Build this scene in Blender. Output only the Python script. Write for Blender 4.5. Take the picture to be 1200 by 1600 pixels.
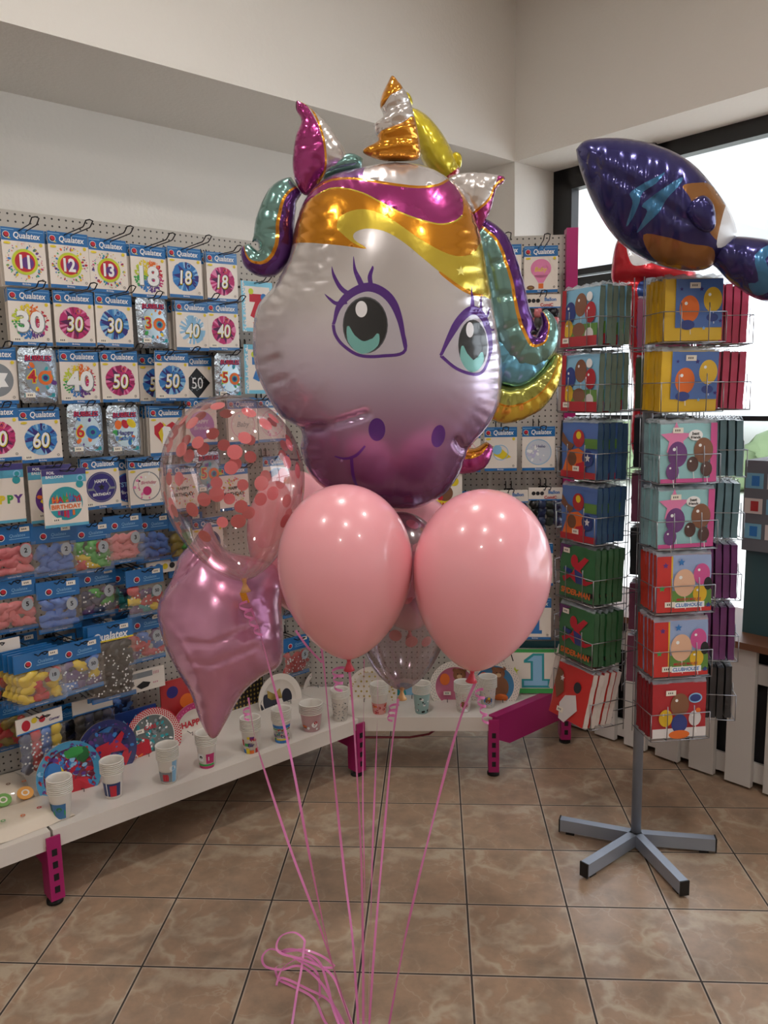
import bpy, bmesh, math, random
import numpy as np
from mathutils import Vector, Matrix
from mathutils.geometry import delaunay_2d_cdt
random.seed(7)
SC = bpy.context.scene
COL = SC.collection
for o in list(bpy.data.objects): bpy.data.objects.remove(o)

# ------------------------------------------------------------------ camera
F, PITCH, ROLL, YAW, H = 1246.2, 0.14630, -0.01976, -0.06553, 1.6
cy_, sy_, cp_, sp_ = math.cos(YAW), math.sin(YAW), math.cos(PITCH), math.sin(PITCH)
FW = Vector((sy_*cp_, cy_*cp_, -sp_)); R0 = Vector((cy_, -sy_, 0)); U0 = R0.cross(FW)
RT = R0*math.cos(ROLL) + U0*math.sin(ROLL); UP = -R0*math.sin(ROLL) + U0*math.cos(ROLL)
CAM = Vector((0, 0, H))
cd = bpy.data.cameras.new('camera'); cam = bpy.data.objects.new('camera', cd); COL.objects.link(cam)
cd.sensor_fit = 'VERTICAL'; cd.sensor_height = 32; cd.sensor_width = 24; cd.lens = F/1600*32; cd.clip_start = .05
cam.matrix_world = Matrix(((RT.x, UP.x, -FW.x, 0), (RT.y, UP.y, -FW.y, 0), (RT.z, UP.z, -FW.z, H), (0, 0, 0, 1)))
SC.camera = cam
# ------------------------------------------------------------------ light and exposure
SC.view_settings.view_transform = 'Standard'; SC.view_settings.look = 'None'
SC.view_settings.gamma = 1; SC.view_settings.exposure = -0.2
W = bpy.data.worlds.new('daylight'); SC.world = W; W.use_nodes = True
W.node_tree.nodes['Background'].inputs[0].default_value = (0.86, 0.93, 1.0, 1)
W.node_tree.nodes['Background'].inputs[1].default_value = 5.6
LAMP_W = 15.0           # watts of each ceiling lamp
LAMPS = [(1.15, 1.62), (-0.7, 1.55), (1.9, 0.1), (0.1, -0.1), (0.6, -1.9), (-1.6, -1.2)]

# ------------------------------------------------------------------ geometry helpers
def hit(x, y, pt, n):
    d = FW + RT*((x-600)/F) - UP*((y-800)/F)
    n = Vector(n); return CAM + d*((Vector(pt)-CAM).dot(n)/d.dot(n))
S2 = math.sqrt(.5)
NL = Vector((-S2, S2, 0)); NR = Vector((S2, S2, 0)); YV = Vector((0, 1, 0)); ZV = Vector((0, 0, 1))
def hitL(x, y, n): return hit(x, y, NL*n, NL)          # plane parallel to the left wall
def hitR(x, y, s): return hit(x, y, NR*s, NR)          # plane parallel to the window wall
def hitY(x, y, d): return hit(x, y, (0, d, 0), YV)
def hitZ(x, y, z): return hit(x, y, (0, 0, z), ZV)
def SN(s, n, z=0): return Vector(((s-n)*S2, (s+n)*S2, z))
ROOM = Matrix.Rotation(math.radians(45), 4, 'Z')       # local x = along left wall, local y = into it
def frame(o, X, Y, Z):
    X, Y, Z = Vector(X).normalized(), Vector(Y).normalized(), Vector(Z).normalized()
    return Matrix(((X.x, Y.x, Z.x, o[0]), (X.y, Y.y, Z.y, o[1]), (X.z, Y.z, Z.z, o[2]), (0, 0, 0, 1)))
def frL(p, yaw=0, tilt=0, roll=0):    # local x right along the left wall, y up, z out to the shop
    return frame(p, NR, ZV, -NL) @ Matrix.Rotation(yaw, 4, 'Y') @ Matrix.Rotation(tilt, 4, 'X') @ Matrix.Rotation(roll, 4, 'Z')
def frY(p, yaw=0, tilt=0, roll=0):    # facing the camera side (-y)
    return frame(p, (1, 0, 0), ZV, -YV) @ Matrix.Rotation(yaw, 4, 'Y') @ Matrix.Rotation(tilt, 4, 'X') @ Matrix.Rotation(roll, 4, 'Z')

def lin(c): return tuple(((v/255)/12.92 if v/255 <= .04045 else (((v/255)+.055)/1.055)**2.4) for v in c)
MATS = {}
def M(name, rgb=(200, 200, 200), rough=.5, metal=0., coat=0., trans=0., alpha=1., emit=0., sss=0., spec=.5):
    if name in MATS: return MATS[name]
    m = bpy.data.materials.new(name); m.use_nodes = True
    b = m.node_tree.nodes['Principled BSDF']; c = lin(rgb)
    b.inputs['Base Color'].default_value = (*c, 1); b.inputs['Roughness'].default_value = rough
    b.inputs['Metallic'].default_value = metal; b.inputs['Coat Weight'].default_value = coat
    b.inputs['Coat Roughness'].default_value = .08
    b.inputs['Transmission Weight'].default_value = trans; b.inputs['Alpha'].default_value = alpha
    b.inputs['Specular IOR Level'].default_value = spec
    if emit: b.inputs['Emission Color'].default_value = (*c, 1); b.inputs['Emission Strength'].default_value = emit
    if sss: b.inputs['Subsurface Weight'].default_value = sss; b.inputs['Subsurface Radius'].default_value = (.05, .02, .02)
    m.diffuse_color = (*c, 1); MATS[name] = m; return m
def nodes(m):
    nt = m.node_tree; return nt, nt.nodes, nt.links, nt.nodes['Principled BSDF']
def bump_noise(m, scale, strength, stretch=(1, 1, 1), detail=2., dist=.01):
    nt, N, L, b = nodes(m); tc = N.new('ShaderNodeTexCoord'); mp = N.new('ShaderNodeMapping'); mp.inputs['Scale'].default_value = stretch
    nz = N.new('ShaderNodeTexNoise'); nz.inputs['Scale'].default_value = scale; nz.inputs['Detail'].default_value = detail
    bp = N.new('ShaderNodeBump'); bp.inputs['Strength'].default_value = strength; bp.inputs['Distance'].default_value = dist
    L.new(tc.outputs['Object'], mp.inputs['Vector']); L.new(mp.outputs[0], nz.inputs['Vector']); L.new(nz.outputs[0], bp.inputs['Height']); L.new(bp.outputs[0], b.inputs['Normal'])
    return m
def film(name, tint=(255, 255, 255), gloss=.12, rough=.08, fres=True):
    """clear thin plastic: see-through with a glossy reflection that grows towards the rim"""
    if name in MATS: return MATS[name]
    m = bpy.data.materials.new(name); m.use_nodes = True; nt = m.node_tree; N = nt.nodes; L = nt.links
    for n in list(N): N.remove(n)
    out = N.new('ShaderNodeOutputMaterial'); tr = N.new('ShaderNodeBsdfTransparent'); gl = N.new('ShaderNodeBsdfGlossy')
    tr.inputs[0].default_value = (*lin(tint), 1); gl.inputs['Roughness'].default_value = rough
    mx = N.new('ShaderNodeMixShader'); lw = N.new('ShaderNodeLayerWeight'); lw.inputs['Blend'].default_value = .35
    mm = N.new('ShaderNodeMath'); mm.operation = 'MULTIPLY_ADD'; mm.inputs[1].default_value = .5 if fres else .1; mm.inputs[2].default_value = gloss
    L.new(lw.outputs['Facing'], mm.inputs[0]); L.new(mm.outputs[0], mx.inputs[0]); L.new(tr.outputs[0], mx.inputs[1]); L.new(gl.outputs[0], mx.inputs[2]); L.new(mx.outputs[0], out.inputs[0])
    MATS[name] = m; return m

class MB:
    """collects shapes and becomes ONE mesh"""
    def __init__(s): s.v = []; s.f = []; s.m = []; s.mats = []; s.sm = []
    def mi(s, m):
        if m not in s.mats: s.mats.append(m)
        return s.mats.index(m)
    def add(s, vs, fs, m, smooth=False, X=None):
        o = len(s.v); i = s.mi(m)
        s.v += [tuple(X @ Vector(v)) if X is not None else tuple(v) for v in vs]
        for f in fs: s.f.append([o+k for k in f]); s.m.append(i); s.sm.append(smooth)
        return s
    def box(s, a, b, m, X=None):
        x0, y0, z0 = a; x1, y1, z1 = b
        if x0 > x1: x0, x1 = x1, x0
        if y0 > y1: y0, y1 = y1, y0
        if z0 > z1: z0, z1 = z1, z0
        v = [(x0, y0, z0), (x1, y0, z0), (x1, y1, z0), (x0, y1, z0), (x0, y0, z1), (x1, y0, z1), (x1, y1, z1), (x0, y1, z1)]
        return s.add(v, [(0, 3, 2, 1), (4, 5, 6, 7), (0, 1, 5, 4), (1, 2, 6, 5), (2, 3, 7, 6), (3, 0, 4, 7)], m, X=X)
    def poly(s, pts, m, z=0.): return s.add([(p[0], p[1], z) for p in pts], [tuple(range(len(pts)))], m)
    def rect(s, x0, y0, x1, y1, m, z=0.): return s.poly([(x0, y0), (x1, y0), (x1, y1), (x0, y1)], m, z)
    def disc(s, cx, cy, r, m, z=0., ry=None, n=24, a0=0, a1=2*math.pi, rot=0):
        ry = ry or r; p = []
        for k in range(n + (0 if a1-a0 > 6.28 else 1)):
            a = a0 + (a1-a0)*k/n; x, y = r*math.cos(a), ry*math.sin(a)
            p.append((cx + x*math.cos(rot)-y*math.sin(rot), cy + x*math.sin(rot)+y*math.cos(rot)))
        if a1-a0 < 6.28: p.append((cx, cy))
        return s.poly(p, m, z)
    def ring(s, cx, cy, r0, r1, m, z=0., n=28):
        v = []; f = []
        for k in range(n):
            a = 2*math.pi*k/n; v += [(cx+r0*math.cos(a), cy+r0*math.sin(a), z), (cx+r1*math.cos(a), cy+r1*math.sin(a), z)]
        for k in range(n): j = (k+1) % n; f.append((2*k, 2*k+1, 2*j+1, 2*j))
        return s.add(v, f, m)
    def star(s, cx, cy, r, m, z=0., n=5, k=.45, rot=0):
        return s.poly([(cx+(r if i % 2 == 0 else r*k)*math.sin(rot+math.pi*i/n), cy+(r if i % 2 == 0 else r*k)*math.cos(rot+math.pi*i/n)) for i in range(2*n)], m, z)
    def tube(s, path, r, m, n=8, caps=True):
        path = [Vector(p) for p in path]; v = []; f = []; q = None
        rs = r if isinstance(r, (list, tuple)) else [r]*len(path)
        for i, p in enumerate(path):
            t = (path[min(i+1, len(path)-1)]-path[max(i-1, 0)]).normalized()
            if q is None: q = Vector((0, 0, 1)) if abs(t.z) < .9 else Vector((1, 0, 0))
            a = (q - t*q.dot(t)).normalized(); b = t.cross(a); q = a
            for k in range(n):
                w = 2*math.pi*k/n; v.append(p + (a*math.cos(w)+b*math.sin(w))*rs[i])
        for i in range(len(path)-1):
            for k in range(n): j = (k+1) % n; f.append((i*n+k, i*n+j, (i+1)*n+j, (i+1)*n+k))
        if caps: f.append(tuple(range(n-1, -1, -1))); f.append(tuple((len(path)-1)*n+k for k in range(n)))
        return s.add(v, f, m, True)
    def lathe(s, prof, m, n=32, X=None, capb=False, capt=False):
        v = []; f = []
        for r, z in prof:
            for k in range(n): a = 2*math.pi*k/n; v.append((r*math.cos(a), r*math.sin(a), z))
        for i in range(len(prof)-1):
            for k in range(n): j = (k+1) % n; f.append((i*n+k, i*n+j, (i+1)*n+j, (i+1)*n+k))
        if capb: f.append(tuple(range(n-1, -1, -1)))
        if capt: f.append(tuple((len(prof)-1)*n+k for k in range(n)))
        return s.add(v, f, m, True, X)
    def blob(s, c, r, m, n=10, jit=0.):
        v = []; f = []; R = random.random()*6
        for i in range(n//2+1):
            th = math.pi*i/(n//2)
            for k in range(n):
                a = 2*math.pi*k/n; j = 1+jit*math.sin(3*a+R+i*1.7)
                v.append((c[0]+r[0]*math.sin(th)*math.cos(a)*j, c[1]+r[1]*math.cos(th)*j, c[2]+r[2]*math.sin(th)*math.sin(a)))
        for i in range(n//2):
            for k in range(n): j = (k+1) % n; f.append((i*n+k, i*n+j, (i+1)*n+j, (i+1)*n+k))
        return s.add(v, f, m, True)
    def text(s, t, cx, cy, size, m, z=.0006, bold=.0, shear=0., sx=1.):
        vs, fs, w, h = glyphs(t, bold, shear)
        return s.add([(cx+(x-w/2)*size*sx, cy+(y-h/2)*size, z) for x, y in vs], fs, m)
    def mesh(s, name):
        me = bpy.data.meshes.new(name); me.from_pydata([tuple(v) for v in s.v], [], s.f)
        for m in s.mats: me.materials.append(m)
        me.polygons.foreach_set('material_index', s.m); me.polygons.foreach_set('use_smooth', s.sm); me.update(); return me
GL = {}
def glyphs(t, bold, shear):
    k = (t, bold, shear)
    if k in GL: return GL[k]
    c = bpy.data.curves.new('lettering', 'FONT'); c.body = t; c.size = 1; c.offset = bold; c.shear = shear; c.resolution_u = 3; c.fill_mode = 'FRONT'
    o = bpy.data.objects.new('lettering', c); COL.objects.link(o)
    bpy.context.view_layer.update()
    me = o.evaluated_get(bpy.context.evaluated_depsgraph_get()).to_mesh()
    vs = [(v.co.x, v.co.y) for v in me.vertices]; fs = [tuple(p.vertices) for p in me.polygons]
    bpy.data.objects.remove(o); bpy.data.curves.remove(c)
    x0 = min(v[0] for v in vs); x1 = max(v[0] for v in vs); y0 = min(v[1] for v in vs); y1 = max(v[1] for v in vs)
    GL[k] = ([(x-x0, y-y0) for x, y in vs], fs, x1-x0, y1-y0); return GL[k]

def tag(o, label=None, cat=None, group=None, kind=None):
    if label: o['label'] = label
    if cat: o['category'] = cat
    if group: o['group'] = group
    if kind: o['kind'] = kind
    return o
def thing(name, label, cat, X=None, group=None, mb=None):
    o = bpy.data.objects.new(name, mb.mesh(name) if isinstance(mb, MB) else mb); COL.objects.link(o)
    if X is not None: o.matrix_world = X if isinstance(X, Matrix) else Matrix.Translation(X)
    return tag(o, label, cat, group)
CACHE = {}
def part(name, mb, parent, X=None, key=None, label=None):
    if key is not None:
        if key not in CACHE: CACHE[key] = mb().mesh(name)
        me = CACHE[key]
    else: me = mb.mesh(name)
    o = bpy.data.objects.new(name, me); COL.objects.link(o); o.parent = parent
    if X is not None: o.matrix_basis = X
    if label: o['label'] = label
    return o
def struct(name, mb, X=None, parent=None):
    o = bpy.data.objects.new(name, mb.mesh(name)); COL.objects.link(o)
    if parent: o.parent = parent
    else:
        o['kind'] = 'structure'
        if X is not None: o.matrix_world = X
    return o
def copy_tree(o, X, label, group=None):
    r = o.copy(); COL.objects.link(r); r.matrix_world = X; r['label'] = label
    if group: r['group'] = group
    for ch in list(o.children):
        c = ch.copy(); COL.objects.link(c); c.parent = r
        for g in ch.children: d = g.copy(); COL.objects.link(d); d.parent = c
    return r

# ------------------------------------------------------------------ materials of the room
plaster = M('plaster', (236, 231, 224), .9); bump_noise(plaster, 60, .15)
ceilm = M('ceiling_paint', (238, 235, 230), .95)
blackf = M('black_frame', (24, 25, 28), .35)
white = M('white_laminate', (222, 214, 206), .35)
magenta = M('magenta_steel', (170, 30, 105), .35, .1)
def tile_floor():
    m = M('floor_tiles', (150, 120, 100), .3); nt, N, L, b = nodes(m)
    def math_(op, a, bb=None, c=None):
        n = N.new('ShaderNodeMath'); n.operation = op
        for i, q in enumerate((a, bb, c)):
            if q is None: continue
            if isinstance(q, (int, float)): n.inputs[i].default_value = q
            else: L.new(q, n.inputs[i])
        return n.outputs[0]
    tc = N.new('ShaderNodeTexCoord'); sp = N.new('ShaderNodeSeparateXYZ'); L.new(tc.outputs['Object'], sp.inputs[0])
    T = .31182
    u = math_('DIVIDE', math_('ADD', sp.outputs[0], 1.1614+T*40), T); v = math_('DIVIDE', math_('ADD', sp.outputs[1], -2.01237+T*40), T)
    fu = math_('FRACT', u); fv = math_('FRACT', v)
    du = math_('MINIMUM', fu, math_('SUBTRACT', 1, fu)); dv = math_('MINIMUM', fv, math_('SUBTRACT', 1, fv)); d = math_('MINIMUM', du, dv)
    grout = math_('LESS_THAN', d, .0085)
    iu = math_('FLOOR', u); iv = math_('FLOOR', v)
    # each tile shows one of a few prints, turned about
    rnd = math_('FRACT', math_('MULTIPLY', math_('SINE', math_('ADD', math_('MULTIPLY', iu, 12.9898), math_('MULTIPLY', iv, 78.233))), 437.5453))
    cb = N.new('ShaderNodeCombineXYZ'); L.new(fu, cb.inputs[0]); L.new(fv, cb.inputs[1]); L.new(math_('MULTIPLY', math_('FLOOR', math_('MULTIPLY', rnd, 4)), 7.3), cb.inputs[2])
    n1 = N.new('ShaderNodeTexNoise'); n1.inputs['Scale'].default_value = 3.0; n1.inputs['Detail'].default_value = 8; n1.inputs['Roughness'].default_value = .65; L.new(cb.outputs[0], n1.inputs['Vector'])
    r1 = N.new('ShaderNodeValToRGB'); e = r1.color_ramp.elements
    e[0].position = .30; e[0].color = (*lin((140, 121, 104)), 1); e[1].position = .75; e[1].color = (*lin((182, 150, 124)), 1)
    x = e.new(.52); x.color = (*lin((166, 139, 116)), 1); L.new(n1.outputs[0], r1.inputs[0])
    def veins(sc, wid, seed):
        nz = N.new('ShaderNodeTexNoise'); nz.inputs['Scale'].default_value = 2.6; nz.inputs['Detail'].default_value = 4; L.new(cb.outputs[0], nz.inputs['Vector'])
        mx = N.new('ShaderNodeMixRGB'); mx.inputs[0].default_value = .5; L.new(cb.outputs[0], mx.inputs[1]); L.new(nz.outputs['Color'], mx.inputs[2])
        mp = N.new('ShaderNodeMapping'); mp.inputs['Location'].default_value = (seed, seed*.7, 0); L.new(mx.outputs[0], mp.inputs[0])
        vo = N.new('ShaderNodeTexVoronoi'); vo.feature = 'DISTANCE_TO_EDGE'; vo.inputs['Scale'].default_value = sc; L.new(mp.outputs[0], vo.inputs['Vector'])
        mr = N.new('ShaderNodeMapRange'); mr.inputs['From Min'].default_value = 0; mr.inputs['From Max'].default_value = wid; mr.inputs['To Min'].default_value = 1; mr.inputs['To Max'].default_value = 0
        L.new(vo.outputs['Distance'], mr.inputs['Value']); return mr.outputs[0]
    v1 = veins(1.7, .075, 0); v2 = veins(3.3, .03, 5)
    vv = math_('MAXIMUM', v1, math_('MULTIPLY', v2, .5))
    nb = N.new('ShaderNodeTexNoise'); nb.inputs['Scale'].default_value = 3; L.new(cb.outputs[0], nb.inputs['Vector'])
    vv = math_('MULTIPLY', vv, math_('POWER', math_('MULTIPLY', nb.outputs[0], 1.75), 2.2))
    mx = N.new('ShaderNodeMixRGB'); L.new(vv, mx.inputs[0]); L.new(r1.outputs[0], mx.inputs[1]); mx.inputs[2].default_value = (*lin((188, 172, 150)), 1)
    edge = math_('LESS_THAN', d, .02)
    m2 = N.new('ShaderNodeMixRGB'); L.new(math_('MULTIPLY', edge, .5), m2.inputs[0]); L.new(mx.outputs[0], m2.inputs[1]); m2.inputs[2].default_value = (*lin((196, 180, 164)), 1)
    m3 = N.new('ShaderNodeMixRGB'); L.new(grout, m3.inputs[0]); L.new(m2.outputs[0], m3.inputs[1]); m3.inputs[2].default_value = (*lin((52, 46, 44)), 1)
    L.new(m3.outputs[0], b.inputs['Base Color'])
    L.new(math_('MULTIPLY_ADD', grout, .5, .28), b.inputs['Roughness'])
    bp = N.new('ShaderNodeBump'); bp.inputs['Strength'].default_value = .35; bp.inputs['Distance'].default_value = .003
    L.new(math_('MULTIPLY_ADD', n1.outputs[0], .25, math_('SUBTRACT', 1, grout)), bp.inputs['Height']); L.new(bp.outputs[0], b.inputs['Normal'])
    return m
def pegboard_mat():
    m = M('pegboard_steel', (196, 190, 182), .45); nt, N, L, b = nodes(m)
    tc = N.new('ShaderNodeTexCoord'); vo = N.new('ShaderNodeVectorMath'); vo.operation = 'DIVIDE'; vo.inputs[1].default_value = (.025, .025, .025)
    fr = N.new('ShaderNodeVectorMath'); fr.operation = 'FRACTION'; su = N.new('ShaderNodeVectorMath'); su.operation = 'SUBTRACT'; su.inputs[1].default_value = (.5, .5, 0)
    mu = N.new('ShaderNodeVectorMath'); mu.operation = 'MULTIPLY'; mu.inputs[1].default_value = (1, 1, 0)
    ln = N.new('ShaderNodeVectorMath'); ln.operation = 'LENGTH'; lt = N.new('ShaderNodeMath'); lt.operation = 'LESS_THAN'; lt.inputs[1].default_value = .14
    L.new(tc.outputs['Object'], vo.inputs[0]); L.new(vo.outputs[0], fr.inputs[0]); L.new(fr.outputs[0], su.inputs[0]); L.new(su.outputs[0], mu.inputs[0]); L.new(mu.outputs[0], ln.inputs[0]); L.new(ln.outputs['Value'], lt.inputs[0])
    mx = N.new('ShaderNodeMixRGB'); L.new(lt.outputs[0], mx.inputs[0]); mx.inputs[1].default_value = (*lin((182, 176, 168)), 1); mx.inputs[2].default_value = (*lin((40, 38, 36)), 1)
    L.new(mx.outputs[0], b.inputs['Base Color']); return m

# ------------------------------------------------------------------ room shell, room frame: x = s (along left wall), y = n (into left wall)
WL, SC0, WIN, ZB, ZC = 3.06, 3.72, 4.08, 2.89, 3.755
ZW0 = .3
struct('floor', MB().box((-5.2, -5.2, -.05), (5.8, 5.4, 0), tile_floor()))
struct('ceiling', MB().box((-3.2, -4.2, ZC), (WIN+.3, 3.95, ZC+.1), ceilm), ROOM)
struct('wall_left', MB().box((-3.2, WL+.66, 0), (SC0, 3.95, ZB+.02), plaster), ROOM)
struct('wall_upper', MB().box((-3.2, WL, ZB), (WIN+.3, 3.95, ZC), plaster), ROOM)
struct('wall_column', MB().box((SC0, WL, 0), (WIN+.3, 3.95, ZB), plaster), ROOM)
struct('wall_bulkhead', MB().box((SC0, -4.2, ZB), (WIN+.3, WL, ZC), plaster), ROOM)
wr = MB().box((WIN, -4.2, 0), (WIN+.3, WL, ZW0), plaster).box((WIN, -4.2, ZW0), (WIN+.3, -4.1, ZB), plaster)
struct('wall_right', wr, ROOM)
struct('wall_end', MB().box((-3.3, -4.3, 0), (-3.2, 3.95, ZC), plaster), ROOM)
struct('wall_back', MB().box((-3.2, -4.3, 0), (WIN+.3, -4.2, ZC), plaster), ROOM)
# wall ledge in the niche
struct('trim_1', MB().box((3.25, 2.99+.09, 0), (3.80, 3.06+.66, 2.47), plaster), ROOM)

def window_wall():
    w = MB(); x0, x1 = WIN-.0, WIN+.07; T = .075
    nL, nM, nE = WL, 2.36, -4.1  # unseen end of the window run lengthened for side light and reflections
    w.box((x0, nL-.10, ZW0), (x1, nL, ZB), blackf); w.box((x0, nE, ZW0), (x1, nE+.08, ZB), blackf)
    w.box((x0, nE, ZB-.085), (x1, nL, ZB), blackf); w.box((x0, nE, ZW0), (x1, nL, ZW0+.07), blackf)
    w.box((x0, nM-.05, ZW0), (x1, nM+.05, ZB), blackf)
    w.box((x0, nM, 2.17), (x1, nL, 2.26), blackf)
    w.box((x0+.01, nE, 1.43), (x1-.01, nL, 1.455), blackf)
    w.box((x0, .35, ZW0), (x1, .43, ZB), blackf); w.box((x0, -1.7, ZW0), (x1, -1.62, ZB), blackf)
    o = struct('window_1', w, ROOM)
    s = MB()   # the opening sash, a second frame just inside the first
    a, b, z0, z1 = nM+.06, nL-.11, 2.27, ZB-.09; x2 = x0-.02; t = .035
    s.box((x2, a, z0), (x1-.02, a+t, z1), blackf).box((x2, b-t, z0), (x1-.02, b, z1), blackf).box((x2, a, z0), (x1-.02, b, z0+t), blackf).box((x2, a, z1-t), (x1-.02, b, z1), blackf)
    struct('window_sash', s, parent=o)
    h = MB().box((x2-.03, a+.01, 2.84), (x2, a+.03, 2.90), M('grey_metal', (110, 110, 112), .3, .8)).box((x2-.03, a-.05, 2.87), (x2-.01, a+.03, 2.885), M('grey_metal'))
    struct('window_hinge', h, parent=o)
    g = MB().box((x0+.035, nE+.05, ZW0+.05), (x0+.041, nL-.05, ZB-.05), film('window_glass', gloss=.03, rough=.0, fres=False))
    struct('window_pane', g, parent=o)
window_wall()
lampm = M('lamp_glow', (255, 240, 220), emit=30)
lampr = M('lamp_rim', (225, 225, 225), .4)
for k, (s, n) in enumerate(LAMPS):
    p = SN(s, n, ZC)
    names = ['nearest the corner shelves', 'over the left wall shelves', 'nearest the tall window', 'over the middle of the shop', 'nearest the back wall', 'farthest from the corner']
    t = thing('ceiling_lamp', 'round white ceiling spotlight ' + names[k], 'lamp', p, 'round ceiling spotlights')
    part('rim', MB().lathe([(.09, 0), (.09, -.03), (.075, -.035), (.07, -.02)], lampr, 24), t)
    part('bulb', MB().lathe([(.0, -.018), (.05, -.022), (.07, -.018)], lampm, 20), t)
    ld = bpy.data.lights.new('lamp_light', 'AREA'); ld.shape = 'DISK'; ld.size = .14; ld.energy = LAMP_W; ld.color = (1, .955, .90)
    lo = bpy.data.objects.new('lamp_light', ld); COL.objects.link(lo); lo.parent = t; lo.location = (0, 0, -.04)

# outdoors seen through the window
outw = M('pale_paving', (240, 238, 232), .9)  # even pale colour of the yard ground
thing('paved_yard', 'pale paved yard outside the window', 'ground', ROOM, None, MB().box((WIN+.4, -9, -.3), (30, 14, -.2), outw))
b = thing('building', 'white building with a flat canopy outside the window', 'building', ROOM)
part('wall', MB().box((15, -8, -.2), (19, 14, 1.2), M('white_render', (245, 245, 242), .9)), b)
part('canopy', MB().box((7.5, -8, 3.9), (19, 14, 4.2), M('grey_soffit', (205, 205, 208), .9)), b)
part('post', MB().box((8.0, 1.2, -.2), (8.2, 1.4, 3.9), M('white_render')), b)
hd = MB(); lf = M('hedge_leaves', (135, 155, 115), .8)
for k in range(120): hd.blob((13.6+random.random()*.6, -7+k*.17, .0+random.random()*.7), (.45, .45, .45), lf, 8, .25)
hm = thing('hedge', 'green clipped hedge across the yard', 'hedge', ROOM, None, hd)

# ------------------------------------------------------------------ gondola shelving
peg = pegboard_mat()
dark = M('dark_slot', (18, 14, 18), .7)
def pegpanel(X, w, z0, z1):
    return X, MB().box((0, z0, -.012), (w, z1, 0), peg)
def leg_mb(hh=.19):
    m = MB().box((-.022, -.03, 0), (-.016, .03, hh), magenta).box((.016, -.03, 0), (.022, .03, hh), magenta).box((-.022, -.036, 0), (.022, -.03, hh+.03), magenta)
    for k in range(4): m.box((-.008, -.0372, .025+k*.042), (.008, -.0360, .047+k*.042), dark)
    return m
def foot_mb(): return MB().lathe([(.026, -.024), (.026, -.014), (.008, -.01), (.008, .004)], M('black_rubber', (20, 20, 20), .6), 16, capb=True)
SLOTS = [(-.52, .745), (.745, 2.008)]
for k, (a, b_) in enumerate(SLOTS):
    t = thing('gondola_shelving', ['white and magenta display shelving bay at the far left under the packed party packets',
                                   'white and magenta display shelving bay carrying the paper cups along the left wall'][k], 'shelving', SN(a, 2.52, 0) and (Matrix.Translation(SN(a, 0, 0)) @ ROOM), 'display shelving bays round the corner')
    w = b_-a
    t.matrix_world = Matrix.Translation(SN(a, 0)) @ ROOM
    part('shelf_board', MB().box((.004, 2.475, .195), (w-.004, 2.99, .255), white), t)
    pn = part('pegboard', MB().box((.0, .0, -.012), (w, 2.0, 0), peg), t, Matrix(((1, 0, 0, 0), (0, 0, -1, 3.0), (0, 1, 0, .255), (0, 0, 0, 1))))
    part('kick_panel', MB().box((.0, 3.0, .02), (w, 3.01, .255), M('grey_steel', (120, 115, 112), .5)), t)
    part('upright', MB().box((-.015, 3.012, 0), (.015, 3.05, 2.235), magenta), t)
    lg = part('leg', leg_mb(.185), t, Matrix.Translation((w, 2.50, .024)))
    part('foot', foot_mb(), lg)
    part('base_arm', MB().box((w-.018, 2.5, .12), (w+.018, 3.0, .19), magenta), t)
# corner bay: faces the camera
t = thing('gondola_shelving', 'corner display shelving bay with a magenta end upright, facing the room', 'shelving', Matrix.Identity(4), 'display shelving bays round the corner')
sb = MB(); pts = [(-.346, 3.185), (.227, 3.195), (.579, 3.548), (-.705, 3.540)]
v = [(x, y, .255) for x, y in pts]+[(x, y, .195) for x, y in pts]
sb.add(v, [(0, 1, 2, 3), (7, 6, 5, 4), (0, 4, 5, 1), (1, 5, 6, 2), (2, 6, 7, 3), (3, 7, 4, 0)], white)
part('shelf_board', sb, t)
part('pegboard', MB().box((0, 0, -.012), (1.28, 2.0, 0), peg), t, Matrix(((1, 0, 0, -.705), (0, 0, -1, 3.556), (0, 1, 0, .255), (0, 0, 0, 1))))
up = MB().box((-.024, -.03, 0), (.024, .035, 2.255), magenta)
part('upright', up, t, Matrix.Translation((.583, 3.545, .02)), label='tall magenta end upright')
bx = Matrix.Translation((.227, 3.195, 0)) @ Matrix.Rotation(math.radians(-45), 4, 'Z')
arm = MB(); prof = [(0, .165), (0, .262), (.5, .262), (.5, .12), (.09, .12)]
arm.add([(-.02, y, z) for y, z in prof]+[(.02, y, z) for y, z in prof], [(4, 3, 2, 1, 0), (5, 6, 7, 8, 9), (0, 1, 6, 5), (1, 2, 7, 6), (2, 3, 8, 7), (3, 4, 9, 8), (4, 0, 5, 9)], magenta)
part('base_arm', arm, t, bx, label='magenta end bracket under the shelf')
lg = part('leg', leg_mb(.2), t, Matrix.Translation((.232, 3.205, .024))); part('foot', foot_mb(), lg)
lg = part('leg', leg_mb(.2), t, Matrix.Translation((.583, 3.53, .024))); part('foot', foot_mb(), lg)
cb = MB().tube([hitY(520, 1137, 3.22), hitY(528, 1152, 3.2), hitY(580, 1152, 3.2), hitY(640, 1152, 3.22), hitY(670, 1147, 3.24), hitY(695, 1130, 3.3)], .005, M('dark_red_strap', (110, 25, 40), .5), 6)
thing('strap', 'dark red strap hanging below the corner shelf front', 'strap', None, None, cb)

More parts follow.
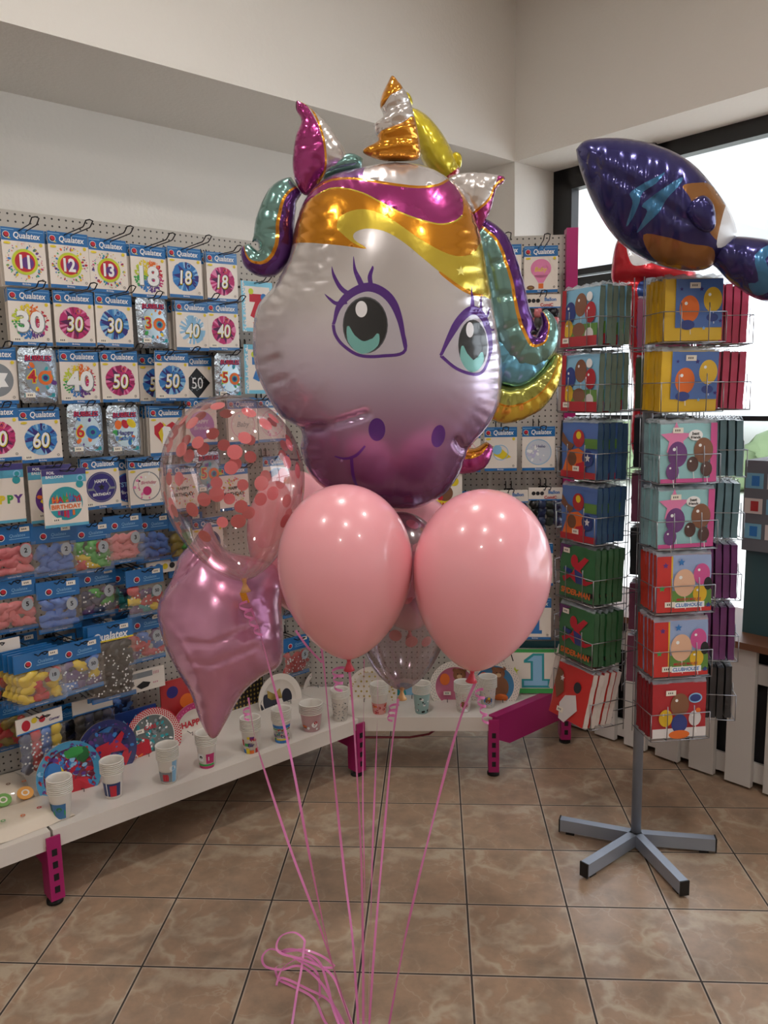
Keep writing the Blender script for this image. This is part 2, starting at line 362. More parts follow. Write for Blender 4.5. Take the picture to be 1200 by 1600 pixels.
# ------------------------------------------------------------------ display hooks and packs
wire = M('black_wire', (38, 36, 38), .35, .7)
def hook_mb(L):
    m = MB(); a = .011
    path = [(-a, 0, 0), (-a, 0, L-.03), (-a, .003, L-.022), (-a, .016, L), (0, .019, L+.002), (a, .016, L), (a, .003, L-.022), (a, 0, L-.03), (a, 0, 0)]
    m.tube(path, .0022, wire, 5)
    m.tube([(-a-.001, 0, .004), (-a-.001, .03, .004), (-a-.001, .036, -.002)], .0026, wire, 5); m.tube([(a+.001, 0, .004), (a+.001, .03, .004), (a+.001, .036, -.002)], .0026, wire, 5)
    m.box((-.02, -.004, 0), (.02, .004, .003), wire); return m
def hook(X, L, what, grp='wire hooks on the pegboard'):
    key = 'hook%.2f' % L
    if key not in CACHE: CACHE[key] = hook_mb(L).mesh('display_hook')
    return thing('display_hook', ' '.join(('black wire hook holding the ' + WORDS(what)).split()[:15]), 'hook', X, grp, CACHE[key])
CW = M('white_card', (232, 222, 212), .5, coat=.25); HB = M('header_blue', (28, 104, 168), .4, coat=.3)
WT = M('white_ink', (240, 240, 240), .5); BK = M('black_ink', (18, 18, 22), .5); RD = M('red_ink', (190, 30, 50), .5); YL = M('yellow_ink', (225, 200, 40), .5)
PK = M('magenta_ink', (190, 40, 110), .5); PL = M('pink_ink', (225, 130, 175), .5); BD = M('deep_blue_ink', (50, 40, 120), .5); BL = M('blue_ink', (50, 120, 190), .5); BP = M('pale_blue_ink', (140, 190, 225), .5)
GR = M('green_ink', (60, 160, 80), .5); OR = M('orange_ink', (225, 110, 40), .5); LG = M('lime_ink', (190, 205, 50), .5); PU = M('purple_ink', (95, 50, 130), .5); GY = M('grey_ink', (130, 135, 140), .5); TL = M('teal_ink', (40, 150, 160), .5); BR = M('brown_ink', (120, 80, 55), .5)
CONF = [RD, YL, BL, GR, OR, PK, PU, TL]
PW, PH = .138, .187
def card_mb(w=PW, h=PH, t=.006):
    return lambda: MB().box((-w/2, -h, -t), (w/2, 0, 0), CW)
def header_mb(w=PW, h=PH, ft=True, kind='q'):
    def f():
        m = MB(); e = .0004
        m.rect(-w/2, -.042, w/2, 0, HB, e)
        m.rect(-w*.48, -.008, -w*.2, -.006, BP, e*2)
        m.rect(w*.0, -.010, w*.47, -.0085, BP, e*2)
        m.disc(-w*.385, -.024, .0095, BK, e*2, n=18); m.disc(-w*.375, -.022, .0078, RD, e*3, n=18); m.ring(-w*.385, -.024, .0095, .011, WT, e*3, 20)
        m.poly([(-w*.36, -.036), (-w*.28, -.036), (-w*.34, -.031)], YL, e*3)
        m.text('Qualatex', w*.09, -.0245, .0275, WT, e*3, .018, .15, .84)
        return m
    return f
def footer_mb(): return MB().rect(-PW/2, -PH, PW/2, -PH+.012, HB, .0004).text('Birthday', 0, -PH+.006, .008, WT, .0008, .01)
def confetti(m, cx, cy, r0, r1, n, e, sz=.003, cols=CONF):
    for k in range(n):
        a = random.random()*6.283; r = r0+(r1-r0)*random.random()**.7; s = sz*(.5+random.random())
        m.disc(cx+r*math.cos(a), cy+r*math.sin(a), s, random.choice(cols), e+k*.000002, n=6, ry=s*.7, rot=a)
def sunburst(m, cx, cy, r, cols, e, n=40):
    for k in range(n):
        m.disc(cx, cy, r*(.95+.05*random.random()), random.choice(cols), e, n=2, a0=2*math.pi*k/n, a1=2*math.pi*(k+1)/n)
def art_mb(style, seed):
    def f():
        random.seed(seed); m = MB(); e = .0006; cy = -.108; R = .056
        if style == 'dots':
            confetti(m, 0, cy, .042, .058, 40, e, .0042); confetti(m, 0, cy, .05, .062, 60, e, .0018)
            m.disc(0, cy, .042, LG, e*2, n=40); m.disc(0, cy, .035, YL, e*2.5, n=36); m.disc(0, cy, .0325, RD, e*3, n=36); m.disc(.008, cy-.003, .020, PU, e*3.4, n=24)
        elif style == 'confetti':
            for k in range(8):
                for j in range(60):
                    a = 2*math.pi*(k+random.random())/8; r = .008+.050*random.random()**.8; s = .0034*(.6+random.random())
                    m.disc(r*math.cos(a), cy+r*math.sin(a), s, [RD, OR, YL, LG, GR, BL, PU, PK][k], e+j*.000004, n=6, ry=s*.7, rot=a)
            m.disc(0, cy, .022, random.choice([YL, PK]), e*.8)
        elif style in ('pink', 'blue', 'paleblue'):
            cs = {'pink': [PK, PK, PL, M('berry_ink', (150, 25, 85)), PL], 'blue': [BL, BP, BD, M('mid_blue', (80, 150, 205)), BL], 'paleblue': [BP, CW, BP, WT]}[style]  # paleblue: the blue design with glare painted in as paler inks
            sunburst(m, 0, cy, R, cs, e)
            ctr = {'pink': M('dark_berry', (90, 20, 80)), 'blue': BD, 'paleblue': BP}[style]
            m.star(0, cy, R*.95, ctr, e*2, 7, .45, .3); m.star(.012, cy+.01, R*.6, cs[0], e*2.4, 9, .6)
            m.ring(.015, cy+.04, .007, .009, OR if style == 'pink' else BP, e*2.6, 12)
        elif style == 'black':
            m.poly([(0, cy+.06), (.058, cy), (0, cy-.06), (-.058, cy)], BK, e)
            for k in range(24): m.star((random.random()-.5)*.06, cy+(random.random()-.5)*.06, .004, GY, e*2, 5)
        elif style == 'silver':
            m.disc(0, cy, R, GY, e, n=36); m.star(0, cy, R*.8, WT, e*2, 6, .6)
        elif style == 'unicorn':
            m.poly([(0, cy-.05), (-.05, cy+.005), (-.05, cy+.035), (-.025, cy+.05), (0, cy+.035), (.025, cy+.05), (.05, cy+.035), (.05, cy+.005)], RD, e)
            m.poly([(-.02, cy-.035), (-.032, cy+.01), (-.01, cy+.035), (.015, cy+.03), (.03, cy+.0), (.02, cy-.012), (.005, cy-.006), (.012, cy-.035)], WT, e*2)
            m.poly([(-.01, cy+.033), (-.018, cy+.052), (.0, cy+.036)], YL, e*3); m.poly([(-.02, cy-.035), (-.034, cy+.01), (-.018, cy+.03), (-.014, cy)], YL, e*3); m.disc(.012, cy+.012, .002, BK, e*3.5)
        elif style == 'flamingo':
            m.ring(0, cy, .052, .056, GY, e); confetti(m, 0, cy, .03, .05, 14, e, .006, [PL, WT]); m.disc(.0, cy-.018, .017, PK, e*2)
            m.text('Birthday', .008, cy+.012, .018, PK, e*2, .0, .3); m.tube([(-.03, cy-.01, .0007), (-.034, cy+.012, .0007), (-.03, cy+.022, .0007), (-.024, cy+.02, .0007)], .0012, PL, 4); m.disc(-.029, cy+.022, .0035, BK, e*3)
        elif style == 'police':
            m.disc(0, cy, R, BD, e, n=36); m.ring(0, cy, R*.9, R*.94, GY, e*1.5); m.disc(0, cy, .034, GY, e*2, n=6); m.disc(0, cy, .030, BD, e*2.4, n=6); m.star(0, cy, .014, BK, e*2.8)
            m.rect(-.05, cy-.01, .05, cy-.002, GY, e*1.8); m.text('HAPPY', 0, cy+.022, .016, WT, e*3, .02); m.text('BIRTHDAY', 0, cy-.026, .014, WT, e*3, .02)
        elif style == 'night':
            m.disc(0, cy, R, BL, e, n=36); m.disc(0, cy, R*.92, BD, e*1.5, n=36); confetti(m, 0, cy, .02, .05, 30, e*2, .002, [WT, BP]); m.text('STAR', 0, cy+.012, .024, BP, e*3, .02); m.text('Birthday', 0, cy-.02, .016, WT, e*3)
        elif style == 'hb':
            m.disc(0, cy, R, M('lilac_ink', (185, 120, 190)), e, n=36); m.text('HAPPY', 0, cy+.014, .02, WT, e*2, .02); m.text('Birthday', 0, cy-.012, .02, WT, e*2, 0, .3)
        elif style == 'baby':
            m.ring(0, cy, .054, .056, PL, e); confetti(m, 0, cy, .035, .052, 16, e, .005, [PL, BP, WT]); m.text('Baby', 0, cy, .03, GY, e*2, 0, .3)
        elif style == 'hbz':
            confetti(m, 0, cy, .02, .055, 60, e, .004, [OR, YL, LG, PL]); m.text('HAPPY', 0, cy+.012, .018, BK, e*2, .02); m.text('BIRTHDAY', 0, cy-.012, .02, BK, e*2, .02)
        elif style == 'hotair':
            m.disc(0, cy+.018, .042, PL, e, n=30, ry=.038); m.poly([(-.03, cy-.008), (.03, cy-.008), (.010, cy-.04), (-.010, cy-.04)], PL, e)
            m.rect(-.010, cy-.062, .010, cy-.042, OR, e*2); m.text('Baby', 0, cy+.012, .026, YL, e*2, .01, .2); m.disc(-.042, cy-.058, .016, BR, e*2, ry=.009); m.text('46 IN', -.042, cy-.058, .006, YL, e*3)
        elif style == 'stork':
            m.poly([(-.04, cy+.03), (.0, cy+.02), (.045, cy-.02), (.01, cy-.03), (-.03, cy-.01)], YL, e); m.disc(-.015, cy+.012, .02, BP, e*2); m.ring(0, cy, .03, .033, BP, e*1.5)
        elif style == 'clock':
            m.disc(0, cy, .054, M('pearl_ink', (200, 205, 215)), e, n=36); m.ring(0, cy, .052, .055, BP, e*2); confetti(m, -.01, cy, .0, .04, 20, e*2, .007, [M('mist_ink', (190, 185, 215)), WT]); m.text('Hello', .01, cy+.025, .018, BD, e*3)
        elif style == 'number_one':
            m.poly([(-.026, cy+.02), (.0, cy+.052), (.018, cy+.052), (.018, cy-.036), (.03, cy-.036), (.03, cy-.052), (-.022, cy-.052), (-.022, cy-.036), (-.008, cy-.036), (-.008, cy+.022)], BL, e); m.disc(-.045, cy-.062, .015, BR, e*2, ry=.008)
        if style not in ('night', 'hb', 'baby', 'hbz', 'number_one', 'clock'):
            m.disc(PW*.40, -.050, .006, YL, e*3, n=14)
            if style != 'confetti': m.disc(-PW*.38, -.050, .011, YL, e*3, n=14, ry=.004)
        m.ring(PW*.39, -PH+.022, .0028, .0042, BK, e*3, 14)
        return m
    return f
def num_mb(txt, style):
    def f():
        m = MB(); e = .0016; cy = -.108
        if style == 'dots': m.text(txt, .002, cy-.002, .062, BD, e, .06, 0, .82); m.text(txt, -.001, cy, .060, WT, e*1.4, .035, 0, .82)
        elif style == 'confetti': m.text(txt, .0015, cy-.002, .094, GY, e, .05, 0, 1.0); m.text(txt, 0, cy, .092, WT, e*1.3, .035, 0, 1.0)
        elif style == 'black': m.text(txt, 0, cy, .062, WT, e, .0, 0, .85)
        else:
            m.text(txt, .001, cy-.004, .074, BK, e, .05, .12, .82); m.text(txt, .0, cy-.004, .071, YL, e*1.3, .03, .12, .82); m.text(txt, -.001, cy-.002, .070, WT, e*1.6, .015, .12, .82)
        return m
    return f
def tag_mb(): 
    m = MB().rect(-.016, -.008, .016, .008, M('price_paper', (235, 228, 215), .6), .002); 
    for k in range(3): m.rect(-.009+k*.006, -.003, -.006+k*.006, .003, BK, .0022)
    return m
def WORDS(t):
    for d, w in (('11', 'eleven'), ('12', 'twelve'), ('13', 'thirteen'), ('18', 'eighteen'), ('30', 'thirty'), ('40', 'forty'), ('50', 'fifty'), ('60', 'sixty')): t = t.replace(d, w)
    return t
def foil_pack(X, style, num, label, nback=2, hk=True, ft=True, tagp=None, what=None, n_out=.14, grp='foil balloon packs on the pegboard'):
    t = thing('foil_balloon_pack', label, 'balloon pack', X, grp)
    part('card', card_mb(t=.004), t, key='card'); part('header', header_mb(ft=ft), t, key='head%d' % ft); part('footer', footer_mb, t, key='foot')
    part('picture', art_mb(style, hash_(style+num)), t, key='art'+style+num)
    if num: part('numeral', num_mb(num, style), t, key='num'+style+num)
    if tagp: part('price_tag', tag_mb, t, Matrix.Translation((tagp[0], tagp[1], 0)), key='tag')
    for k in range(nback):
        Xb = X @ Matrix.Translation((random.uniform(-.005, .005), random.uniform(-.003, .003), -.019*(k+1))) @ Matrix.Rotation(random.uniform(-.02, .02), 4, 'Z')
        b_ = bpy.data.objects.new('foil_balloon_pack', CACHE['card']); COL.objects.link(b_); b_.matrix_world = Xb
        tag(b_, ' '.join(('white pack edge behind the %s' % WORDS(what or label)).split()[:16]), 'balloon pack', 'packs behind the %s' % WORDS(what or label))
        h_ = bpy.data.objects.new('header', CACHE['head%d' % ft]); COL.objects.link(h_); h_.parent = b_
    if hk: hook(X @ Matrix.Translation((0, -.008, -n_out)), n_out+random.choice((.14, .16, .20)), what or label)
    return t
def hash_(s): 
    h = 7
    for c in s: h = (h*31+ord(c)) % 100003
    return h
foilbag = M('crinkled_silver_foil', (190, 205, 220), .18, .9); bump_noise(foilbag, 55, .8, detail=4, dist=.012)
foilblue = M('blue_silver_foil', (70, 130, 175), .2, .85); bump_noise(foilblue, 70, .9, detail=3, dist=.01)
def bubble_bag(X, num, label, w=.125, h=.185, n_out=.14, what=None):
    t = thing('bubble_balloon_bag', label, 'balloon bag', X, 'silver bubble balloon bags on the pegboard')
    def bag():
        m = MB(); nx, ny = 10, 14
        for sgn in (1, -1):
            v = []; f = []
            for j in range(ny+1):
                for i in range(nx+1):
                    u = i/nx*2-1; q = j/ny*2-1; z = .014*max(0, (1-u**4)*(1-q**6))**.5
                    cx = (1-.16*max(0, abs(q)-.82)/.18*abs(u))
                    v.append((u*w/2*cx, -h/2-q*h/2, sgn*z))
            for j in range(ny):
                for i in range(nx):
                    a = j*(nx+1)+i; ff = (a, a+1, a+nx+2, a+nx+1); f.append(ff[::-1] if sgn > 0 else ff)
            m.add(v, f, foilbag if sgn > 0 else foilblue, True)
        return m
    part('bag', bag, t, key='bubblebag')
    def pr():
        random.seed(hash_('b'+num)); m = MB(); e = .0150
        m.disc(0, -.095, .046, M('clear_window_print', (170, 185, 190), .2, .6), e, n=30, ry=.056)
        confetti(m, 0, -.095, .03, .052, 12, e+.0003, .008, [GR, YL, OR, BL, PU, TL])
        m.text('BUBBLES', 0, -.035, .024, BD, e+.0008, .06, .1, .95); m.text('BUBBLES', 0, -.034, .024, RD, e+.0012, .02, .1, .95)
        if num:
            m.text(num[0], -.024, -.095, .060, YL, e+.001, .06, .0, 1); m.text(num[0], -.024, -.095, .058, RD, e+.0014, .02, 0, 1)
            c1 = {'3': OR, '4': OR, '5': OR, '6': BL}[num[0]]
            m.ring(.02, -.10, .013, .024, c1, e+.001); m.ring(.02, -.10, .008, .013, TL, e+.0012); m.disc(.02, -.1, .008, BD, e+.0014, n=14)
        else:
            m.disc(-.026, -.07, .013, OR, e+.001, ry=.017); m.disc(.0, -.068, .012, RD, e+.001, ry=.017, rot=.5); m.disc(.024, -.066, .013, YL, e+.0012, ry=.02, rot=.8)
            m.text('Happy', -.0, -.102, .024, BD, e+.0014, .02); m.text('Birthday', -.0, -.122, .022, BL, e+.0014, .02)
        m.rect(-.05, -.165, .05, -.152, TL, e-.003); return m
    part('print', pr, t, key='bubble'+num)
    part('price_tag', tag_mb, t, Matrix.Translation((-.032, -.158, .012)), key='tag')
    hook(X @ Matrix.Translation((0, -.006, -n_out)), n_out+.08, what or label)
    return t

def PX(x, y, n=2.86, yaw=0., w=PW):   # top-left corner pixel -> frame of the pack's top centre
    p = hitL(x, y, n) + NR*(w/2)
    return frL(p, yaw+random.uniform(-.03, .03), random.uniform(-.02, .03), random.uniform(-.015, .015))
T_ = (-.045, -.168)
packs = [
 (0, 353, 'dots', '11', 'number 11 red disc with yellow ring pack, top left of the wall'),
 (73, 360, 'dots', '12', 'number 12 red disc with yellow ring pack, top row'),
 (137, 370, 'dots', '13', 'number 13 red disc with yellow ring pack, top row'),
 (202, 381, 'confetti', '18', 'rainbow confetti number 18 pack, top row'),
 (261, 384, 'blue', '18', 'blue sunburst number 18 pack, top row'),
 (321, 392, 'pink', '18', 'pink sunburst number 18 pack, top row'),
 (10, 449, 'confetti', '30', 'rainbow confetti number 30 pack'),
 (82, 453, 'pink', '30', 'pink sunburst number 30 pack'),
 (147, 457, 'blue', '30', 'blue sunburst number 30 pack'),
 (273, 469, 'paleblue', '40', 'pale blue number 40 pack, glare painted into its inks'),
 (323, 471, 'pink', '40', 'pink sunburst number 40 pack'),
 (-46, 541, 'silver', '', 'silver and black star pack at the left edge of the photo'),
 (91, 546, 'confetti', '40', 'rainbow confetti number 40 pack'),
 (156, 547, 'pink', '50', 'pink sunburst number 50 pack'),
 (215, 553, 'blue', '50', 'blue sunburst number 50 pack half hidden behind its twin'),
 (281, 555, 'black', '50', 'black diamond number 50 pack'),
 (-43, 634, 'pink', '60', 'pink sunburst number 60 pack at the left edge'),
 (27, 638, 'blue', '60', 'blue sunburst number 60 pack'),
 (232, 636, 'unicorn', '', 'red heart pack with a white unicorn'),
 (288, 622, 'hb', '', 'lilac happy birthday disc pack seen through the confetti balloon'),
 (355, 623, 'baby', '', 'white baby lettering pack seen through the confetti balloon'),
 (125, 717, 'police', '', 'dark blue happy birthday badge pack with a star'),
 (170, 719, 'night', '', 'dark blue starry birthday disc pack, partly hidden'),
 (199, 717, 'flamingo', '', 'pink flamingo birthday disc pack'),
 (258, 727, 'hbz', '', 'colourful happy birthday lettering pack behind the confetti balloon'),
 (340, 728, 'hbz', '2', 'second happy birthday lettering pack, right one behind the confetti balloon'),
]
for x, y, st, nm, lb in packs:
    n = 2.86
    if 'half hidden' in lb or 'partly hidden' in lb or 'black diamond' in lb: n = 2.90
    foil_pack(PX(x, y, n), st, nm if nm != '2' else '', WORDS(lb), nback=4 if (x, nm) in ((261, '18'), (321, '18'), (273, '40'), (323, '40'), (91, '40')) or st == 'unicorn' else (2 if nm else 1), tagp=T_ if st in ('blue', 'police', 'pink', 'confetti') and nm != '18' else None, what=lb.split(' pack')[0]+' pack' + (' at the back' if 'half hidden' in lb else '') + (' on the right' if nm == '2' else ''), n_out=3.0-n)
foil_pack(PX(241, 548, 2.83), 'blue', '50', 'blue sunburst number 50 pack in front of its twin', 0, tagp=T_, what='front blue number 50 pack', n_out=.17)
bubble_bag(PX(210, 463, 2.86, 0, .125), '30', 'silver bubble bag with a red number 30')
bubble_bag(PX(26, 543, 2.85, 0, .125), '40', 'silver bubble bag with a red number 40')
bubble_bag(PX(334, 552, 2.86, 0, .125), '50', 'silver bubble bag with a red number 50')
bubble_bag(PX(102, 632, 2.85, 0, .13), '60', 'silver bubble bag with a dark red number 60')
bubble_bag(PX(165, 634, 2.86, 0, .125), '', 'silver bubble bag with balloons and happy birthday lettering')
bubble_bag(PX(300, 703, 2.87, 0, .125), '50b', 'silver bag hanging behind the confetti balloon')

# foil letter packs with the purple and aqua header
def letter_pack(X, kind, label, w=.150, h=.20, hk=True):
    t = thing('foil_balloon_pack', label, 'balloon pack', X, 'packs with purple and aqua headers')
    part('card', card_mb(w, h, .006), t, key='lcard')
    def hd():
        m = MB(); e = .0005
        m.rect(-w/2, -.022, w/2, 0, M('violet_header', (60, 55, 120), .4, coat=.3), e); m.rect(-w/2, -.048, w/2, -.022, M('aqua_header', (85, 165, 195), .4, coat=.3), e)
        m.text('FOIL', -w*.30, -.012, .013, WT, e*2, .02); m.text('BALLOON', -w*.22, -.026, .013, WT, e*2, .02); m.disc(w*.36, -.035, .012, BP, e*2); m.disc(w*.34, -.056, .013, TL, e*2); m.disc(w*.36, -.035, .008, TL, e*3)
        m.rect(-w/2, -h, w/2, -h+.010, M('aqua_header'), e); return m
    part('header', hd, t, key='lhead')
    def ar():
        m = MB(); e = .0007; cy = -.12
        if kind == 'letters':
            for k, c in enumerate('HAPPY'): m.text(c, -.05+k*.026, cy, .036, [RD, OR, YL, GR, PU][k], e, .06)
        elif kind == 'disc':
            m.disc(0, cy, .058, TL, e, n=36); m.rect(-.054, cy-.022, .054, cy+.002, CW, e*2)
            for k in range(9): m.poly([(-.045+k*.011, cy+.005), (-.04+k*.011, cy+.04-.002*abs(k-4)), (-.035+k*.011, cy+.005)], CONF[k % 8], e*2)
            for k, c in enumerate('HAPPY'): m.text(c, -.038+k*.019, cy+.014, .028, [OR, RD, GR, BL, RD][k], e*3, .04)
            m.text('BIRTHDAY', 0, cy-.010, .021, OR, e*4, .03)
            for k in range(6): m.rect(-.03+k*.01, cy-.05+.004*abs(k-3), -.022+k*.01, cy-.024, [PK, PU, RD, PK, BL, OR][k], e*3)
        else:
            m.disc(0, cy, .056, PU, e, n=36); confetti(m, 0, cy, 0, .045, 30, e*2, .008, [RD, YL, OR, PK])
        return m
    part('picture', ar, t, key='lart'+kind); part('price_tag', tag_mb, t, Matrix.Translation((-.035, -.175, 0)), key='tag')
    if hk: hook(X @ Matrix.Translation((0, -.006, -.14)), .235, label)
letter_pack(PX(-40, 728, 2.84, 0, .15), 'letters', 'white pack with rainbow HAPPY letters at the left edge')
letter_pack(PX(42, 729, 2.86, 0, .15), 'back', 'purple disc foil pack behind the rainbow birthday one')
letter_pack(PX(64, 735, 2.78, 0, .15), 'disc', 'rainbow happy birthday disc pack nearest the camera')
# tall spotted packs right of the number 40
for k, (x, y, c) in enumerate([(376, 438, RD), (381, 538, BL)]):
    X = PX(x, y, 2.86, 0, .15)
    t = thing('foil_number_pack', ['cyan bordered pack with a red numeral, beside the unicorn mane', 'cyan bordered pack with a blue numeral, beside the unicorn cheek'][k], 'balloon pack', X, 'cyan bordered packs')
    part('card', card_mb(.15, .2, .006), t, key='lcard')
    m = MB(); random.seed(k)
    m.rect(-.075, -.2, .075, 0, M('cyan_print', (110, 190, 220), .4, coat=.3), .0004); m.rect(-.058, -.185, .06, -.02, CW, .0008); confetti(m, -.067, -.1, 0, .095, 1, .001)
    for q in range(60): m.disc(-.068+random.random()*.01, -.2*random.random(), .003, WT, .0010, n=8)
    m.text('7', -.0, -.10, .11, c, .0012, .1); m.disc(-.03, -.04, .012, LG, .0014); m.disc(.03, -.06, .014, BL, .0014); m.disc(.02, -.16, .012, RD, .0014)
    part('picture', m, t); hook(X @ Matrix.Translation((0, -.006, -.14)), .235, t['label'])

# ------------------------------------------------------------------ latex balloon bags
clear = film('clear_bag_film', gloss=.06, rough=.12)
LB = {'pink': (232, 130, 135), 'blue': (70, 120, 200), 'green': (60, 170, 60), 'red': (200, 45, 50), 'yellow': (235, 200, 30), 'purple': (90, 55, 110), 'teal': (40, 150, 150), 'navy': (30, 45, 90), 'black': (22, 22, 26), 'gold': (150, 130, 50)}
def LM(c): return M('latex_'+c, LB[c], .3, coat=.3)
def latex_bag(X, cols, digit, label, w=.15, h=.185, big=False, dots=None, n_out=.14, hk=True, logo=True, backs=0):
    t = thing('latex_balloon_bag', label, 'balloon bag', X, 'clear bags of latex balloons on the pegboard'); hh = .062
    def hd():
        m = MB().box((-w/2, -hh, -.004), (w/2, 0, .004), HB); e = .0046
        if big: m.text('Qualatex', 0, -.045, .040, WT, e, .025, .15, .85); m.rect(-w/2, -hh, w/2, -hh+.006, YL, e)
        else: m.disc(-w*.22, -.038, .010, BK, e, n=18); m.disc(-w*.21, -.036, .008, RD, e+.0004, n=18); m.ring(-w*.22, -.038, .010, .012, WT, e+.0006, 18); m.text('Qualatex', w*.14, -.036, .016, BP, e, .0, .15, .9); m.rect(-w*.05, -.048, w*.4, -.046, BP, e)
        return m
    part('header', hd, t, key='bh%d%.2f%.2f' % (big, w, h)); part('footer', lambda: MB().box((-w/2, -h, -.003), (w/2, -h+.016, .003), HB).text('balloons latex', 0, -h+.008, .008, WT, .0034), t, key='bf%.2f%.2f' % (w, h)); random.seed(hash_(label))
    b = MB()
    for k in range(9 if not big else 24):
        c = cols[k % len(cols)]; q = (k % 3 - 1); rows = 3 if not big else 8
        cx, cy_ = q*w*.27+random.uniform(-.010, .010), -hh-.030-(k//3)*(h-hh-.060)/(rows-1)+random.uniform(-.006, .006); ang = random.uniform(0, 6.28); rr = random.uniform(.026, .034)
        # a flat folded balloon: rounded body drawn out to a neck
        v = []; f = []; NN = 14
        for i in range(NN):
            a_ = 2*math.pi*i/NN; ra = rr*(.75+.25*math.cos(a_))*(1+.12*math.sin(3*a_+k)) if math.cos(a_) > -.85 else rr*1.35
            v.append((cx+ra*math.cos(a_+ang), cy_+ra*.8*math.sin(a_+ang), -.003)); 
        for i in range(NN): v.append((cx+(v[i][0]-cx)*.7, cy_+(v[i][1]-cy_)*.7, .007+.004*math.sin(i*2.3+k)))
        v = [(min(max(p[0], -w*.47), w*.47), min(max(p[1], -h+.018), -hh-.002), p[2]) for p in v]; v.append((cx, cy_, .008+.004*random.random()))
        for i in range(NN): j = (i+1) % NN; f += [(i, j, NN+j, NN+i), (NN+i, NN+j, 2*NN)]
        b.add(v, f, LM(c), True)
    if dots:
        for k in range(dots): b.disc(random.uniform(-.42, .42)*w, -hh-.02-random.random()*(h-hh-.045), .0035, WT, .0162, n=6)
    part('balloons', b, t)
    part('film', MB().box((-w/2, -h+.01, .017), (w/2, -hh, .0175), clear), t)
    if digit:
        d = MB().disc(w*.26, -hh-.027, .019, M('grey_balloon_print', (165, 170, 176), .4), .0182, ry=.023, n=20).text(digit, w*.26, -hh-.026, .022 if len(digit) == 1 else .017, BK, .0188, .03)
        part('age_disc', d, t)
    part('price_tag', tag_mb, t, Matrix.Translation((w*.3, -.016, .004)), key='tag')
    for k in range(backs):
        b_ = copy_tree(t, X @ Matrix.Translation((-.008*(k+1), .002*k, -.022*(k+1))), 'bag hanging behind the '+label, 'bags behind the '+label)
    if hk: hook(X @ Matrix.Translation((0, -.008, -n_out)), n_out+.06, label)
    return t
W6 = .15
bags = [
 (-22, 826, 2.86, ['pink'], '2', 'upper bag of pink latex balloons at the left edge marked two'),
 (46, 824, 2.86, ['blue'], '2', 'bag of blue latex balloons marked 2'),
 (107, 822, 2.88, ['green', 'green', 'red', 'yellow'], '2', 'bag of green and red latex balloons marked 2'),
 (160, 808, 2.88, ['pink'], '3', 'bag of pink latex balloons marked 3'),
 (208, 808, 2.92, ['blue'], '', 'bag of plain blue latex balloons beside the pink number 3 bag'),
 (262, 806, 2.92, ['gold', 'green', 'yellow'], '', 'bag of green and gold latex balloons beside the confetti balloon'),
 (-18, 912, 2.86, ['pink'], '5', 'lower bag of pink latex balloons at the left edge marked five'),
 (55, 912, 2.85, ['blue'], '5', 'bag of blue latex balloons marked 5'),
 (117, 893, 2.90, ['navy', 'green', 'purple', 'navy'], '5', 'bag of dark and green latex balloons marked 5'),
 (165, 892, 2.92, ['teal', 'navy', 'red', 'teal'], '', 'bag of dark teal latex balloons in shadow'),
 (195, 893, 2.82, ['red', 'purple', 'teal', 'yellow', 'red'], '50', 'bag of red, purple and teal latex balloons marked 50'),
 (196, 966, 2.86, ['red', 'blue', 'purple', 'red'], '50', 'bag of red and blue latex balloons with white numerals beside the star balloon'),
]
for x, y, n, cols, dg, lb in bags: latex_bag(PX(x, y, n, 0, W6), cols, dg, lb, dots=16 if len(cols) > 3 else None, n_out=3-n)
latex_bag(PX(18, 1026, 2.72, .1, .165), ['yellow', 'yellow', 'red', 'yellow', 'red'], '18', 'bag of yellow and red latex balloons marked 18, lower left', w=.165, h=.19, n_out=.28, backs=3)
latex_bag(PX(83, 1010, 2.74, .1, .165), ['purple', 'yellow', 'blue', 'purple'], '50', 'bag of purple, yellow and blue latex balloons marked 50', w=.165, h=.185, dots=30, n_out=.26)
latex_bag(PX(136, 982, 2.76, 0, .165), ['black'], '', 'tall bag of black latex balloons with white numbers', w=.165, h=.285, big=True, dots=60, n_out=.24, backs=1)
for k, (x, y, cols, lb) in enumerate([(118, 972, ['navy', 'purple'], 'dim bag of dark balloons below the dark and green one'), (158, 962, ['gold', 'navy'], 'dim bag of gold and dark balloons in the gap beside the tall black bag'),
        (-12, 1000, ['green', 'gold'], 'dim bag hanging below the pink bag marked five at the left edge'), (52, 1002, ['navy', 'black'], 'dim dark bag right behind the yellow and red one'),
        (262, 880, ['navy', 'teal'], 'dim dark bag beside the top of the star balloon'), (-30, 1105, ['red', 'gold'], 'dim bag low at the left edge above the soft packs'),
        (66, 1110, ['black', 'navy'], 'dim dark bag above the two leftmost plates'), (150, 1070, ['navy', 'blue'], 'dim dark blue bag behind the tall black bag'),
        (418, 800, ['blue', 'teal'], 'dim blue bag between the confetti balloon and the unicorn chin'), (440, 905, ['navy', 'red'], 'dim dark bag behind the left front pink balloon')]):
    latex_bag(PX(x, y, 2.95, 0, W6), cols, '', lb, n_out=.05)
for x, y, st, lb in [(402, 622, 'baby', 'white lettered pack between the confetti balloon and the unicorn cheek'), (410, 714, 'night', 'blue starry pack half seen right of the confetti balloon'), (300, 812, 'police', 'dark badge pack seen through the bottom of the confetti balloon')]:
    foil_pack(PX(x, y, 2.9), st, '', lb, 0, what=lb, n_out=.1)
latex_bag(PX(440, 1000, 2.9, 0, .15), ['red'], '5', 'bag of red white-dotted latex balloons behind the star balloon', dots=40, n_out=.1)
